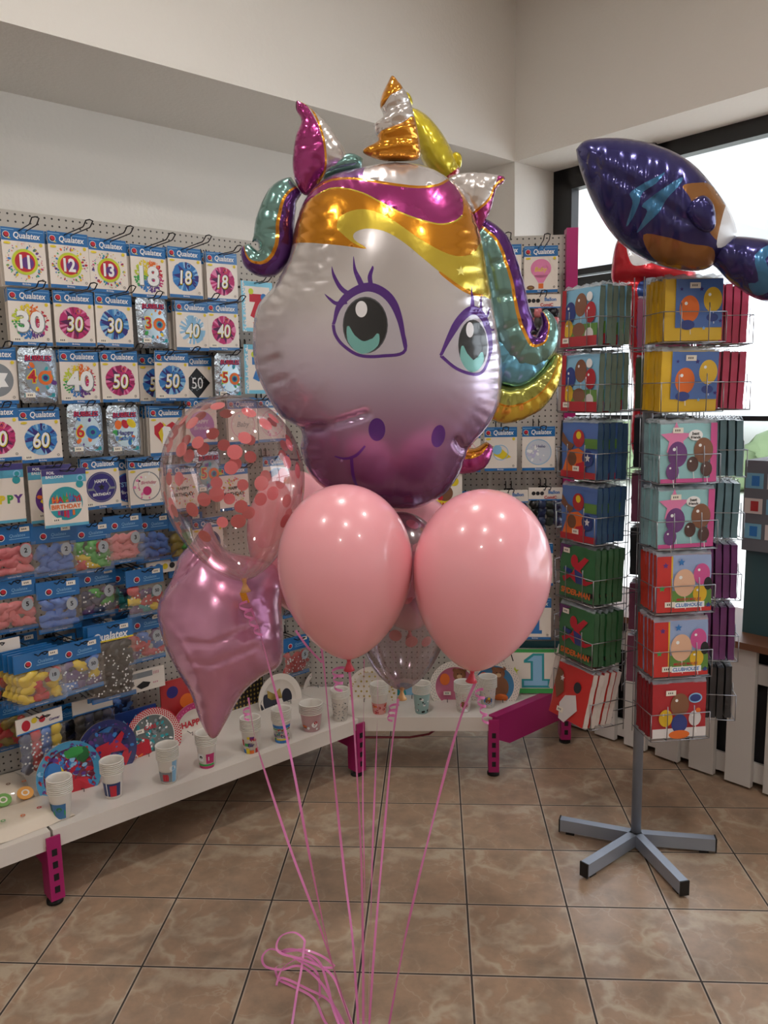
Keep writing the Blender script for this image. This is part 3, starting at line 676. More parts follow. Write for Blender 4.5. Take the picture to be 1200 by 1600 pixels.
# white-header bags low on the wall
def white_bag(X, cols, label, text='', w=.15, h=.2, dots=None, hk=True, n_out=.14):
    t = thing('party_bag', label, 'balloon bag', X, 'white-headed party bags'); random.seed(hash_(label))
    m = MB().box((-w/2, -.055, -.003), (w/2, 0, .003), CW); m.rect(-w/2, -.055, w/2, -.050, BL, .0034)
    if 'Gemar' in text: m.disc(-w*.3, -.028, .015, RD, .0036, ry=.019); m.disc(w*.05, -.022, .011, RD, .0036); m.disc(-w*.12, -.018, .010, YL, .0036); m.text('Gemar', w*.32, -.032, .014, BD, .004, .02)
    elif text:
        m.text(text.split('|')[0], w*.22, -.020, .020, BL, .004, .03)
        if '|' in text: m.text(text.split('|')[1], w*.12, -.042, .018, RD, .004, .03)
        for k in range(3): m.disc(-w*.36+k*.018, -.025, .0085, BK, .004, n=14)
    part('header', m, t)
    b = MB()
    for k in range(14):
        b.blob(((k % 4-1.5)*w*.22, -.075-(k//4)*(h-.08)/3.4, 0), (.022, .021, .010), LM(cols[k % len(cols)]), 8, .2)
    if dots:
        for k in range(dots): b.disc(random.uniform(-.42, .42)*w, -.07-random.random()*(h-.09), .004, WT, .013, n=6)
    part('contents', b, t); part('film', MB().box((-w/2, -h, .014), (w/2, -.055, .0145), clear), t)
    if hk: hook(X @ Matrix.Translation((0, -.008, -n_out)), n_out+.06, label)
white_bag(PX(22, 1125, 2.74, .1, .16), ['navy', 'red', 'blue', 'yellow'], 'white-headed bag of blue and red balloons with a printed red balloon', 'Gemar', .16, .2, 40, n_out=.26)
white_bag(PX(-45, 1010, 2.8, 0, .15), ['yellow', 'red', 'gold'], 'dim white-headed bag of yellow balloons at the left edge')
white_bag(PX(112, 1098, 2.84, 0, .15), ['black', 'navy'], 'dim bag of grey and black balloons above the round plates')
# card behind the plates: blue ribbon print, red card, white card
def flat_pack(X, w, h, bg, shapes, label, cat='party pack', txt=None, tagp=None, hk=False, grp='printed party packs'):
    t = thing('party_pack', label, cat, X, grp)
    part('pouch', MB().box((-w/2, -h, -.008), (w/2, 0, 0), bg), t)
    m = MB(); e = .0005
    for q in shapes:
        if q[0] == 'r': m.rect(*q[1:5], q[5], e)
        elif q[0] == 'd': m.disc(q[1], q[2], q[3], q[4], e*1.3, ry=q[5] if len(q) > 5 else None)
        elif q[0] == 's': m.star(q[1], q[2], q[3], q[4], e*1.6)
        elif q[0] == 'p': m.poly(q[1], q[2], e*1.8)
        elif q[0] == 't': m.text(q[1], q[2], q[3], q[4], q[5], e*2.6, .03)
        e += .00003
    if m.v: part('print', m, t)
    if tagp: part('price_tag', tag_mb, t, Matrix.Translation((tagp[0], tagp[1], 0)), key='tag')
    if hk: hook(X @ Matrix.Translation((0, -.006, -.1)), .2, label)
    return t
flat_pack(PX(203, 1052, 2.88, 0, .14), .14, .085, CW, [('r', -.065, -.03, .02, -.008, GY), ('t', '| | | |', .035, -.02, .012, PK), ('p', [(-.05, -.06), (-.02, -.045), (.01, -.055), (0, -.07), (-.03, -.075)], BK), ('t', 'x y z', .03, -.06, .01, PK)][:4], 'white card pack with a black ribbon shape below the bag marked 50', tagp=None)
flat_pack(PX(178, 1118, 2.86, 0, .17), .17, .10, M('navy_print', (30, 60, 130), .4), [('p', [(-.08, -.09), (-.05, -.03), (-.03, -.06), (.0, -.02), (.02, -.06), (.05, -.02), (.08, -.08), (.04, -.05), (.01, -.09), (-.03, -.09)], BP)], 'dark blue pack with pale zigzag pattern above the checked plate')
flat_pack(PX(250, 1068, 2.9, 0, .16), .16, .20, M('crimson_print', (175, 40, 45), .35, coat=.4), [('d', -.03, -.05, .025, BD), ('d', .03, -.1, .03, OR), ('r', -.08, -.20, .08, -.17, BD)], 'red and blue party pack beside the star balloon')
flat_pack(PX(352, 1062, 2.93, 0, .19), .19, .17, M('black_print', (28, 24, 26), .35, coat=.4), [('p', [(x*.018-.085, -.02-y*.02), (x*.018-.080, -.014-y*.02), (x*.018-.075, -.02-y*.02), (x*.018-.080, -.027-y*.02)], M('gold_ink', (190, 165, 90), .35, .5)) for x in range(10) for y in range(7)], 'black pack with gold hearts behind the brick-print cup stack')
flat_pack(PX(415, 1005, 2.94, 0, .05), .05, .14, CW, [], 'narrow pale pack at the edge of the star balloon')
flat_pack(PX(478, 1000, 2.95, 0, .12), .12, .16, M('navy_print'), [], 'dark blue pack behind the front pink balloon')
flat_pack(PX(228, 880, 2.93, 0, .14), .14, .05, CW, [('d', -.05, -.025, .012, BD), ('d', -.02, -.025, .015, BL), ('d', .01, -.025, .012, YL), ('d', .04, -.025, .012, BK)], 'white card strip with coloured round prints near the star balloon')

# ------------------------------------------------------------------ packs on the corner panel (facing the camera side)
def PY(x, y, d=3.45, w=PW): return frY(hitY(x, y, d) + Vector((w/2, 0, 0)), random.uniform(-.03, .03), 0, random.uniform(-.012, .012))
for x, y, st, lb in [(762, 383, 'clock', 'pearly disc pack behind the teal mane lock'), (819, 385, 'hotair', 'pink hot air balloon pack beside the magenta upright'),
                     (816, 667, 'clock', 'pearl and lilac disc pack below the gold mane lock'), (757, 668, 'stork', 'blue and yellow toy print pack below the gold mane lock'), (700, 670, 'baby', 'white pack mostly behind the pink mane tip'),
                     (812, 935, 'number_one', 'blue number 1 shape pack beside the right pink balloon'), (814, 850, 'number_one', 'upper blue number 1 pack beside the right pink balloon')]:
    foil_pack(PY(x, y, 3.44), st, '', lb, 1, n_out=.1, what=lb)
for x, y, lb, cols, tx in [(819, 461, 'white-headed bag of black balloons below the hot air balloon pack', ['black', 'pink', 'black'], 'Ballon|ComiC'), (765, 468, 'white-headed bag hidden by the teal mane lock', ['black'], 'Ballon'),
                           (826, 762, 'white-headed bag of black balloons above the right pink balloon', ['black', 'navy'], 'Ballon|ComiC'), (770, 766, 'cream-headed bag above the right pink balloon', ['navy'], 'Ballon')]:
    white_bag(PY(x, y, 3.44, .15), cols, lb, tx, .15, .2, n_out=.1)
flat_pack(PY(675, 735, 3.45, .13), .13, .17, CW, [('d', -.01, -.05, .028, BR), ('d', -.01, -.10, .035, BR), ('d', .03, -.05, .02, YL), ('d', -.03, -.12, .012, RD), ('r', -.065, -.17, .065, -.13, YL), ('t', 'PARTY', 0, -.15, .025, RD)], 'yellow edged party pack with a brown toy print above the pink balloons')
flat_pack(PY(708, 768, 3.46, .13), .13, .2, HB, [], 'plain blue party pack above the right pink balloon')
# numeral one party pack leaning at the right end of the shelf
X1 = frY(hitY(836, 1014, 3.47), 0, math.radians(-6))
flat_pack(X1, .27, .20, CW, [('r', -.135, -.20, .135, -.178, GR), ('r', -.135, -.016, .135, 0, GR), ('p', [(-.05, -.05), (-.01, -.02), (.04, -.02), (.04, -.135), (.065, -.135), (.065, -.175), (-.06, -.175), (-.06, -.135), (-.02, -.135), (-.02, -.062), (-.05, -.062)], TL),
    ('p', [(-.035, -.053), (-.005, -.03), (.03, -.03), (.03, -.143), (.055, -.143), (.055, -.165), (-.05, -.165), (-.05, -.143), (-.01, -.143), (-.01, -.055)], BP), ('d', .012, -.035, .009, RD), ('s', -.09, -.1, .02, LG), ('s', .1, -.15, .018, GR), ('r', -.02, -.16, .03, -.148, YL),
    ('p', [(-.11, -.02), (-.105, -.02), (-.095, -.055), (-.1, -.055)], BK), ('p', [(.09, -.02), (.095, -.02), (.112, -.055), (.105, -.055)], BK)], 'wide white pack with a blue numeral 1 at the end of the shelf')
flat_pack(frY(hitY(842, 1002, 3.50)), .25, .03, M('dark_teal_print', (20, 80, 90)), [], 'dark teal pack edge above the blue numeral 1 pack')

# ------------------------------------------------------------------ far left shelf: flat soft packs with letters
cream = M('cream_napkin', (222, 208, 190), .5, coat=.5)
def soft_pack(s, n, z, w, d, h, rot, label, mat, cols, box=False):
    X = Matrix.Translation(SN(s, n, z)) @ ROOM @ Matrix.Rotation(rot, 4, 'Z')
    t = thing('soft_pack', label, 'party pack', X, 'soft packs lying on the left end of the shelf')
    m = MB(); nx = 10
    for sg in (1, 0):
        v = []; f = []
        for j in range(nx+1):
            for i in range(nx+1):
                u, q = i/nx*2-1, j/nx*2-1; v.append((u*w/2, q*d/2, sg*h*(max(0, 1-u**6)*max(0, 1-q**6))**.5 + sg*.004*math.sin(5*u+3*q)))
        for j in range(nx):
            for i in range(nx): a = j*(nx+1)+i; ff = (a, a+1, a+nx+2, a+nx+1); f.append(ff if sg else ff[::-1])
        m.add(v, f, mat, True)
    part('pouch', m, t)
    m = MB(); random.seed(int(w*1000))
    for k in range(7):
        m.ring(-w*.42+k*w*.14, -d*.22+(k % 2)*.012, .004, .0075, cols[k % len(cols)], h+.004, 12)
    part('print', m, t)
    return t
soft_pack(.63, 2.60, .256, .40, .19, .035, .05, 'cream soft pack printed with small coloured rings, front of the left shelf end', cream, [RD, BL, RD, GR, OR])
t = soft_pack(.62, 2.83, .256, .34, .22, .05, -.1, 'cream soft pack of biscuits-like rings at the back of the left shelf end', cream, [OR, RD, BR])
cb_ = MB(); random.seed(4)
for k, c in enumerate([(225, 120, 110), (120, 170, 90), (225, 160, 80)]):
    m = M('paper_disc_%d' % k, c, .6); X = Matrix.Translation(SN(.60+k*.07, 2.70, .30)) @ ROOM @ Matrix.Rotation(.5, 4, 'X')
    tt = thing('paper_disc', ['coral', 'green', 'orange'][k]+' scalloped paper disc in the soft pack on the left shelf end', 'paper disc', X, None, MB().disc(0, 0, .026, m, 0, n=18).disc(0, 0, .026, m, -.003, n=18).ring(0, 0, .008, .013, CW, .0006, 16))
X = Matrix.Translation(SN(.58, 2.80, .312)) @ ROOM @ Matrix.Rotation(-.15, 4, 'Z')
t = thing('card_box', 'small grey card box with a blue bird mark on the soft packs', 'box', X); part('box', MB().box((-.06, -.05, 0), (.06, .05, .018), M('pale_grey_card', (190, 192, 196), .5)), t)
m = MB(); m.v = []; m.poly([(-.01, .02), (.0, .03), (.015, .022), (.02, .028), (.012, .012), (-.008, .012)], BD, .0186).text('THE DESSERT', 0, -.012, .010, GY, .0186).text('COMPANY', 0, -.026, .009, GY, .0186); part('print', m, t)

# ------------------------------------------------------------------ paper plates and cups
def plate_mb(rimm, face):
    def f():
        m = MB(); m.lathe([(.0, .0), (.078, 0), (.086, .012), (.112, .018)], face, 48); m.lathe([(.0862, .0124), (.112, .0186)], rimm, 48); m.lathe([(.112, .0186), (.112, .015), (.088, .009), (.080, -.003), (0, -.003)], CW, 48); return m
    return f
easel = M('easel_wire', (60, 60, 64), .4, .6)
def plate(px, py, n, label, rimm, face, shapes, corner=None, tilt=14, yaw=0, r=1., tagp=None, stock=2):
    """px,py = plate centre"""
    P = hitL(px, py, n) if corner is None else hitY(px, py, corner)
    fr = (frL if corner is None else frY)(P, math.radians(yaw), math.radians(-tilt)) @ Matrix.Scale(r, 4)
    t = thing('paper_plate', label, 'paper plate', fr, 'round paper plates propped on the shelf')
    part('plate', plate_mb(rimm, face)(), t)
    m = MB(); e = .0012
    for q in shapes:
        if q[0] == 'd': m.disc(q[1], q[2], q[3], q[4], e, ry=q[5] if len(q) > 5 else None)
        elif q[0] == 's': m.star(q[1], q[2], q[3], q[4], e)
        elif q[0] == 't': m.text(q[1], q[2], q[3], q[4], q[5], e+.001, .03)
        elif q[0] == 'p': m.poly(q[1], q[2], e)
        elif q[0] == 'c':   # checked or spotted rim
            for k in range(q[2]):
                a = 2*math.pi*k/q[2]
                for j in range(q[3]):
                    rr = .090+j*.0065+.003; aa = a+(j % 2)*math.pi/q[2]; s = q[4]
                    m.add([(rr*math.cos(aa)+dx*math.cos(aa)-dy*math.sin(aa), rr*math.sin(aa)+dx*math.sin(aa)+dy*math.cos(aa), .0146+j*.0017) for dx, dy in ((-s, -s), (s, -s), (s, s), (-s, s))], [(0, 1, 2, 3)], q[1])
        elif q[0] == 'f': confetti(m, 0, 0, q[1], q[2], q[3], e, q[4], q[5])
        e += .00008
    def lift(v):
        r_ = math.hypot(v[0], v[1]); h0 = np.interp(r_, [0, .078, .086, .112], [0, 0, .012, .018]); return (v[0], v[1], v[2]+(h0 if v[2] < .013 else 0))
    m.v = [lift(v) for v in m.v]
    if m.v: part('print', m, t)
    if tagp: part('price_tag', tag_mb, t, Matrix.Translation((tagp[0], tagp[1], .006)), key='tag')
    # wire easel under it, a thing of its own
    base = Vector((P.x, P.y, .256)); bot = P.z-.112*r*math.cos(math.radians(tilt))
    yb = bot - .256
    ez = thing('wire_easel', ' '.join(('small wire easel under the '+label).split()[:16]), 'easel', Matrix.Translation(base) @ (ROOM if corner is None else Matrix.Identity(4)), 'wire easels under the plates')
    mm = MB()
    for sx in (-.035, .035): mm.tube([(sx, -.045, 0), (sx, -.045, .014+max(0, yb)), (sx, -.03, .004+max(0, yb)), (sx, .045, .002), (sx, .02, .09)], .0014, easel, 5)
    part('wire', mm, ez)
    return t
navy = M('plate_navy', (35, 45, 105), .2, coat=.8); aqua = M('plate_aqua', (70, 150, 190), .2, coat=.8)
plate(106, 1208, 2.70, 'glossy aqua plate printed with crowded red and green shapes, leftmost', aqua, M('plate_maroon', (120, 40, 70), .2, coat=.8),
      [('f', .0, .098, 260, .009, [RD, BL, PU, M('plum_ink', (110, 20, 50)), BP]), ('d', .03, .065, .038, GR, .022), ('d', .055, .05, .022, M('dark_green_ink', (40, 110, 60)), .03), ('d', .035, -.06, .045, RD, .035), ('d', .02, -.045, .008, WT, .012), ('s', -.02, .0, .03, YL), ('d', -.05, .02, .03, BL), ('d', .05, -.075, .015, RD)], tilt=10)
plate(165, 1172, 2.78, 'glossy navy plate with a red diagonal splash, second from the left', navy, navy,
      [('f', .02, .098, 90, .009, [BD, BL, PU]), ('p', [(-.08, -.03), (-.03, .02), (.04, .03), (.09, .08), (.06, .01), (.08, -.02), (.02, -.015), (-.02, -.05)], RD), ('p', [(-.07, -.06), (-.03, -.045), (-.05, -.02), (-.08, -.02)], RD), ('d', -.045, -.045, .007, WT, .012), ('p', [(-.02, .07), (.04, .09), (.02, .06)], BL), ('p', [(.05, -.09), (.09, -.03), (.075, -.01), (.04, -.06)], RD)], tilt=10)
plate(237, 1152, 2.80, 'plate with a red and white checked rim', M('rim_white', (232, 222, 215), .3, coat=.5), M('plate_grey', (110, 120, 120), .25, coat=.6),
      [('c', RD, 64, 4, .0031), ('f', .0, .08, 120, .006, [GY, WT, TL, M('dim_teal_ink', (50, 80, 80))]), ('p', [(-.075, -.07), (-.07, -.01), (-.04, .01), (-.012, -.005), (-.008, -.06), (-.03, -.085)], RD), ('p', [(-.07, -.055), (-.02, -.055), (-.02, -.04), (-.07, -.04)], OR), ('t', 'CARS', .0, .04, .02, RD)], tagp=(-.045, .035), tilt=12)
plate(305, 1140, 2.86, 'plate with a spotted magenta rim and happy birthday lettering', M('rim_magenta', (185, 40, 110), .3, coat=.5), CW,
      [('c', PL, 26, 2, .002), ('t', 'HAPPY', -.005, .03, .034, RD), ('t', 'BIRTHDAY', -.005, -.02, .028, PU), ('t', 'B', -.06, -.02, .03, GR)], tilt=12)
plate(435, 1092, 2.86, 'white plate with black ovals and a gold bow', CW, CW,
      [('d', -.055, -.01, .05, M('soft_black_ink', (35, 35, 50)), .045), ('d', .045, .0, .026, M('soft_black_ink'), .036), ('p', [(-.05, .05), (-.055, .005), (-.02, .025), (.015, .045), (.02, .0), (-.02, .018)], M('gold_ink')), ('t', 'Happy', -.05, -.02, .022, M('gold_ink'))], tilt=12)
plate(498, 1077, 2.93, 'small white plate with fine grey dots', CW, CW, [('f', 0, .105, 90, .003, [GY, PL])], tilt=10, r=.88)
plate(582, 1080, None, 'white plate with gold foil dots', CW, CW, [('d', x*.025+(y % 2)*.012, y*.022, .0045, M('gold_ink')) for x in range(-3, 4) for y in range(-3, 5) if (x*.025)**2+(y*.022)**2 < .008]+[('f', .09, .1, 30, .004, [M('gold_ink')])], corner=3.40, tilt=10)
plate(632, 1090, None, 'plate with blue and orange bubbles behind the knot of the confetti balloon', CW, BP, [('d', -.04, .02, .05, TL), ('d', .03, -.03, .04, OR), ('d', .04, .05, .03, BP)], corner=3.44, tilt=10, r=.8)
brd = M('toy_brown', (140, 90, 60), .5)
def bear(bg, c2):
    return [('d', .02, .05, .028, brd), ('d', .0, .07, .010, brd), ('d', .042, .072, .010, brd), ('d', .03, -.01, .034, brd, .045), ('d', .02, .042, .012, M('toy_cream', (205, 170, 130), .5), .009), ('d', .012, .054, .0025, BK), ('d', .028, .054, .0025, BK), ('d', -.045, .03, .022, c2, .026), ('d', .03, -.055, .03, c2, .016), ('s', -.03, -.03, .01, YL)]
plate(711, 1072, None, 'white-rimmed pink plate with a brown teddy bear', CW, M('plate_pink', (200, 110, 140), .3, coat=.5), [('c', GY, 40, 3, .0016)]+bear(0, OR)+[('d', .03, -.05, .03, PU, .02)], corner=3.40, tilt=10, tagp=(-.035, -.03))
plate(772, 1070, None, 'white-rimmed blue plate with a brown teddy bear', CW, M('plate_blue', (70, 140, 190), .3, coat=.5), [('c', GY, 40, 3, .0016)]+bear(0, OR), corner=3.40, tilt=10)

cupw = M('cup_white', (228, 222, 214), .45)
def cup_mb(col, R=.037, r=.027, h=.092, band=None):
    def f():
        m = MB(); m.lathe([(r, 0), (r+(R-r)*.94, h*.96)], col, 28, capb=True)
        m.lathe([(r+(R-r)*.94, h*.96), (R+.0034, h*.967), (R+.0038, h*.985), (R+.0028, h), (R-.0005, h), (R-.002, h*.95), (r-.001, .006)], cupw, 28)
        m.lathe([(r-.001, .006), (0, .006)], cupw, 28); return m
    return f
def cup_stack(px, py, n, cnt, label, col, shapes, corner=None, step=.0058, yaw=0, R=.037, r=.027, hh=.092, tagp=None, plain=0., band=None):
    P = hitZ(px, py, .256)
    fr = Matrix.Translation(P) @ Matrix.Rotation(math.radians(yaw), 4, 'Z')
    key = 'cup'+label
    t = thing('paper_cup', ' '.join(('bottom cup, '+label).split()[:16]), 'paper cup', fr, None)
    part('cup', cup_mb(col, R, r, hh), t, key=key)
    m = MB()
    # prints wrap the front of the cup: (type, angle, height, size...)
    def wrap(a, z, off=.0006): rr = r+(R-r)*z/hh+off; return (rr*math.sin(a), -rr*math.cos(a), z)
    for q in shapes:
        if q[0] == 'r':
            a0, a1, z0, z1 = q[1:5]; k = 8; v = []; f = []
            for i in range(k+1): v += [wrap(a0+(a1-a0)*i/k, z0), wrap(a0+(a1-a0)*i/k, z1)]
            for i in range(k): f.append((2*i, 2*i+2, 2*i+3, 2*i+1))
            m.add(v, f, q[5], True)
        elif q[0] == 'd':
            a, z, s = q[1:4]; v = [wrap(a+s/r*math.cos(w)*.9, z+s*1.0*math.sin(w), .0009+(q[5] if len(q) > 5 else 0)) for w in [2*math.pi*k/12 for k in range(12)]]
            m.add(v, [tuple(range(12))], q[4])
        elif q[0] == 't':
            vs, fs, w_, h_ = glyphs(q[1], .03, 0); sz = q[4]
            m.add([wrap(q[2]+(x-w_/2)*sz/(r+.005), q[3]+(y-h_/2)*sz, .0014) for x, y in vs], fs, q[5])
        elif q[0] == 'f':
            random.seed(q[1])
            for k in range(q[2]):
                a = random.uniform(-1.6, 1.6); z = random.uniform(.006, q[4]); s = q[3]*(.6+.8*random.random())
                m.add([wrap(a+s/r*math.cos(w), z+s*math.sin(w), .0008) for w in [2*math.pi*k/6 for k in range(6)]], [tuple(range(6))], random.choice(q[5]))
    if m.v: part('print', m, t)
    for k in range(1, cnt):
        o = thing('paper_cup', ' '.join(('upper cup of the stack: '+label).split()[:16]), 'paper cup', fr @ Matrix.Translation((0, 0, k*step)), 'nested cups, '+label)
        part('cup', cup_mb(col, R, r, hh), o, key=key)
ng = M('cup_navy', (40, 55, 105), .4)
cup_stack(97, 1276, 0, 8, 'white cup with a blue band and green patch, leftmost', cupw, [('r', -1.2, .9, .006, .058, M('cup_blue', (60, 110, 160), .4)), ('r', -1.2, -.5, .006, .058, M('dark_teal_print')), ('d', .25, .026, .019, GR), ('d', .25, .04, .008, M('dark_green_ink'))], step=.0065)
cup_stack(178, 1243, 0, 7, 'white cup with a navy band and red patch, second from the left', cupw, [('r', -1.3, 1.2, .010, .058, ng), ('r', -.35, -.25, .010, .058, WT), ('r', .05, .75, .010, .05, RD), ('d', .4, .034, .011, M('crimson_print'))], step=.0065)
cup_stack(264, 1220, 0, 8, 'white cup with a grey band and small red car print', cupw, [('r', -1.3, .7, .008, .045, GY), ('r', .75, 1.3, .006, .085, BP), ('r', -.35, .35, .012, .032, RD), ('d', .8, .06, .010, WT), ('r', -.3, .3, .03, .038, RD)], step=.0065)
cup_stack(324, 1196, 0, 7, 'white cup with a magenta dotted patch and green base line', cupw, [('r', -1.3, 1.3, .0, .010, PK), ('r', -1.3, 1.3, .010, .018, GR), ('r', .2, 1.2, .02, .058, PK), ('r', -.9, -.1, .03, .058, WT), ('t', '1', .5, .04, .02, WT), ('d', -.4, .045, .006, BK)], step=.0065)
LEGO = [('r', -1.3, -.7, .03, .055, RD), ('r', -.6, -.1, .03, .042, GR), ('r', .1, .6, .055, .07, PU), ('r', -1.1, -.5, .0, .016, BL), ('r', .0, .6, .0, .014, OR), ('r', .8, 1.3, .0, .02, RD), ('r', -.2, .1, .06, .07, YL), ('t', 'Ha', .55, .058, .018, RD), ('t', 'Bir', .25, .036, .020, BD), ('r', -.5, 0, .0, .022, YL)]
cup_stack(393, 1173, 0, 8, 'cup with coloured brick print and birthday letters', cupw, LEGO, step=.0065)
cup_stack(441, 1157, 0, 8, 'cup with blue and yellow birthday print', cupw, [('r', -1.4, 1.4, .0, .012, BL), ('r', -1.4, 1.4, .012, .018, YL), ('r', -1.4, 1.4, .062, .075, BL), ('r', -1.4, 1.4, .055, .060, GR), ('t', 'HAPPY', .1, .048, .014, GY), ('t', 'BIRTHDAY', .0, .030, .014, BD), ('f', 3, 24, .003, .06, [RD, GR, BL])], step=.006)
cup_stack(487, 1139, 0, 6, 'wide short pink cup with an orange streak', M('cup_pinkish', (205, 165, 170), .45), [('r', -1.0, -.4, .02, .028, OR), ('r', -.9, -.2, .016, .02, BR), ('d', .5, .032, .012, WT), ('d', .6, .04, .007, RD), ('d', .8, .012, .005, WT), ('d', -.2, .018, .006, WT)], R=.046, r=.033, hh=.078, step=.007)
cup_stack(532, 1124, 0, 6, 'tall white cup with grey confetti specks', cupw, [('f', 5, 60, .002, .085, [GY, BK, GY])], hh=.105)
cup_stack(593, 1113, 0, 7, 'cup with a rose base and orange spots', cupw, [('r', -1.4, 1.4, .0, .05, M('rose_ink', (215, 150, 145))), ('f', 6, 16, .006, .045, [OR, RD, M('crimson_print')])], step=.0062)
cup_stack(659, 1112, 0, 7, 'pale mint cup with dark spots', M('cup_mint', (160, 195, 195), .45), [('f', 7, 14, .005, .075, [GY, BK, WT, M('slate_ink', (70, 90, 110))])], step=.0062)
cup_stack(724, 1110, 0, 7, 'white cup with a pink teddy patch', cupw, [('f', 8, 60, .0015, .085, [GY, PL]), ('d', .1, .034, .018, PL), ('d', .1, .034, .012, brd, .0006), ('d', -.1, .046, .006, brd, .0008), ('r', .1, .7, .004, .018, WT)], step=.0062)
cup_stack(762, 1103, 0, 8, 'white cup with a blue teddy patch, rightmost', cupw, [('f', 9, 60, .0015, .085, [GY, BP]), ('d', 0, .034, .018, BL), ('d', .0, .034, .012, brd, .0006), ('d', .1, .046, .006, YL, .0008)], step=.0062)

# ------------------------------------------------------------------ revolving napkin rack
RK = Vector((.694, 2.672, 0)); steel = M('rack_grey', (150, 158, 172), .35, .4); wirem = M('zinc_wire', (150, 150, 155), .3, .9)
rack = thing('napkin_rack', 'revolving wire rack full of paper napkin packs on a grey four-armed foot', 'display rack', Matrix.Translation(RK))
part('pole', MB().tube([(0, 0, .02), (0, 0, 1.95)], .017, steel, 20), rack)
for (x, y) in ((.445, 2.756), (.479, 2.472), (.774, 2.383), (.955, 2.64)):
    d = Vector((x, y, 0))-RK; Ln = d.length; X = Matrix.Rotation(math.atan2(d.y, d.x), 4, 'Z')
    lg = part('leg', MB().box((-.012, -.015, .012), (Ln, .015, .056), steel), rack, X)
    part('end_cap', MB().box((Ln, -.0158, .008), (Ln+.005, .0158, .058), M('black_plastic', (15, 15, 17), .5)).box((Ln-.05, -.01, 0), (Ln-.02, .01, .012), M('black_plastic')), lg)
TIERZ = [1.912, 1.712, 1.503, 1.305, 1.108, .905, .705]   # tops of the packs
NW = .174; PKT = .021; RF = .278
CAMA = math.atan2(-RK.y, -RK.x)
SIDES = [('front', 25), ('left', -47), ('right', 97), ('rear', 169), ('rear left', -119)]
def basket_mb():
    m = MB(); w = NW/2+.008; r = .0016; d0, d1 = .155, RF+.010
    for z, hgt in ((0, 0), (.085, 1)):
        m.tube([(-w, -d0, z), (-w, -d1, z), (w, -d1, z), (w, -d0, z)], r, wirem, 5)
    for x in (-w*.45, w*.45): m.tube([(x, -d0, 0), (x, -d1, 0), (x, -d1-.001, .085), (x*1.0, -d1, .11)], r, wirem, 5)
    for x in (-w, w): m.tube([(x, -d1, 0), (x, -d1, .085)], r, wirem, 5); m.tube([(x, -d0, -.02), (x, -d0, .2)], r, wirem, 5)
    for k in range(3): m.tube([(-w, -d0-.04*(k+1), 0), (w, -d0-.04*(k+1), 0)], r, wirem, 5)
    for x in (-w*.3, w*.3): m.tube([(x, -d0, -.02), (x, -d0, .2)], r, wirem, 5)
    m.tube([(0, 0, 0), (0, -d0, 0)], r, wirem, 5); return m
def nap_mb(face, edge):
    def f():
        m = MB(); nx = 8; h = NW; t = PKT*.9
        v = []; F_ = []
        for j in range(nx+1):
            for i in range(nx+1):
                u, q = i/nx*2-1, j/nx*2-1; b = .003*(1-u*u)*(1-q*q)+.0012*math.sin(4*u+5*q)
                v.append((u*NW/2, -h/2-q*h/2, b))
        for j in range(nx):
            for i in range(nx): a = j*(nx+1)+i; F_.append((a, a+nx+1, a+nx+2, a+1))
        m.add(v, F_, face, True)
        # sides: folded tissue edge, slightly pinched in the middle
        def side(p0, p1, k=10):
            v = []; f = []
            for i in range(k+1):
                s = i/k; x = p0[0]+(p1[0]-p0[0])*s; y = p0[1]+(p1[1]-p0[1])*s; w = .0015*math.sin(s*17)
                v += [(x+w, y, 0), (x*.992+w, y, -t*.5), (x+w, y, -t)]
            for i in range(k): f += [(3*i, 3*i+3, 3*i+4, 3*i+1), (3*i+1, 3*i+4, 3*i+5, 3*i+2)]
            m.add(v, f, edge, True)
        side((-NW/2, 0), (-NW/2, -h)); side((NW/2, -h), (NW/2, 0)); side((-NW/2, -h), (NW/2, -h)); side((NW/2, 0), (-NW/2, 0))
        m.rect(-NW/2, -h, NW/2, 0, edge, -t)
        # clear wrapper flap gathered at the top
        v = []; f = []
        for i in range(13):
            x = -NW/2+NW*i/12; z = .003*math.sin(i*2.1); v += [(x, -.002, 0), (x, .011+z, -t*.4+z), (x, .005, -t*1.1)]
        for i in range(12): f += [(3*i, 3*i+3, 3*i+4, 3*i+1), (3*i+1, 3*i+4, 3*i+5, 3*i+2)]
        m.add(v, f, M('wrapper_film', (215, 225, 235), .12, alpha=.45, coat=.6), True)
        return m
    return f
def NM(n, c): return M('napkin_'+n, c, .45, coat=.35)
h_ = NW
def blobs(lst):
    def f():
        m = MB(); e = .0042
        for q in lst:
            if q[0] == 'r': m.rect(q[1], q[2], q[3], q[4], q[5], e)
            elif q[0] == 'd': m.disc(q[1], q[2], q[3], q[4], e, ry=q[5] if len(q) > 5 else None)
            elif q[0] == 's': m.star(q[1], q[2], q[3], q[4], e, q[5] if len(q) > 5 else 5)
            elif q[0] == 'p': m.poly(q[1], q[2], e)
            elif q[0] == 't': m.text(q[1], q[2], q[3], q[4], q[5], e+.0002, .03, .1)
            elif q[0] == 'b':  # balloon on a string
                m.poly([(q[1]-.001, q[2]), (q[1]+.001, q[2]), (q[1]+.006, q[2]-q[3]*2.4), (q[1]+.004, q[2]-q[3]*2.4)], WT, e-.0001); m.disc(q[1], q[2], q[3], q[4], e, ry=q[3]*1.25); m.disc(q[1]-q[3]*.35, q[2]+q[3]*.5, q[3]*.16, WT, e+.0001)
            e += .00006
        return m
    return f
a = NW/2
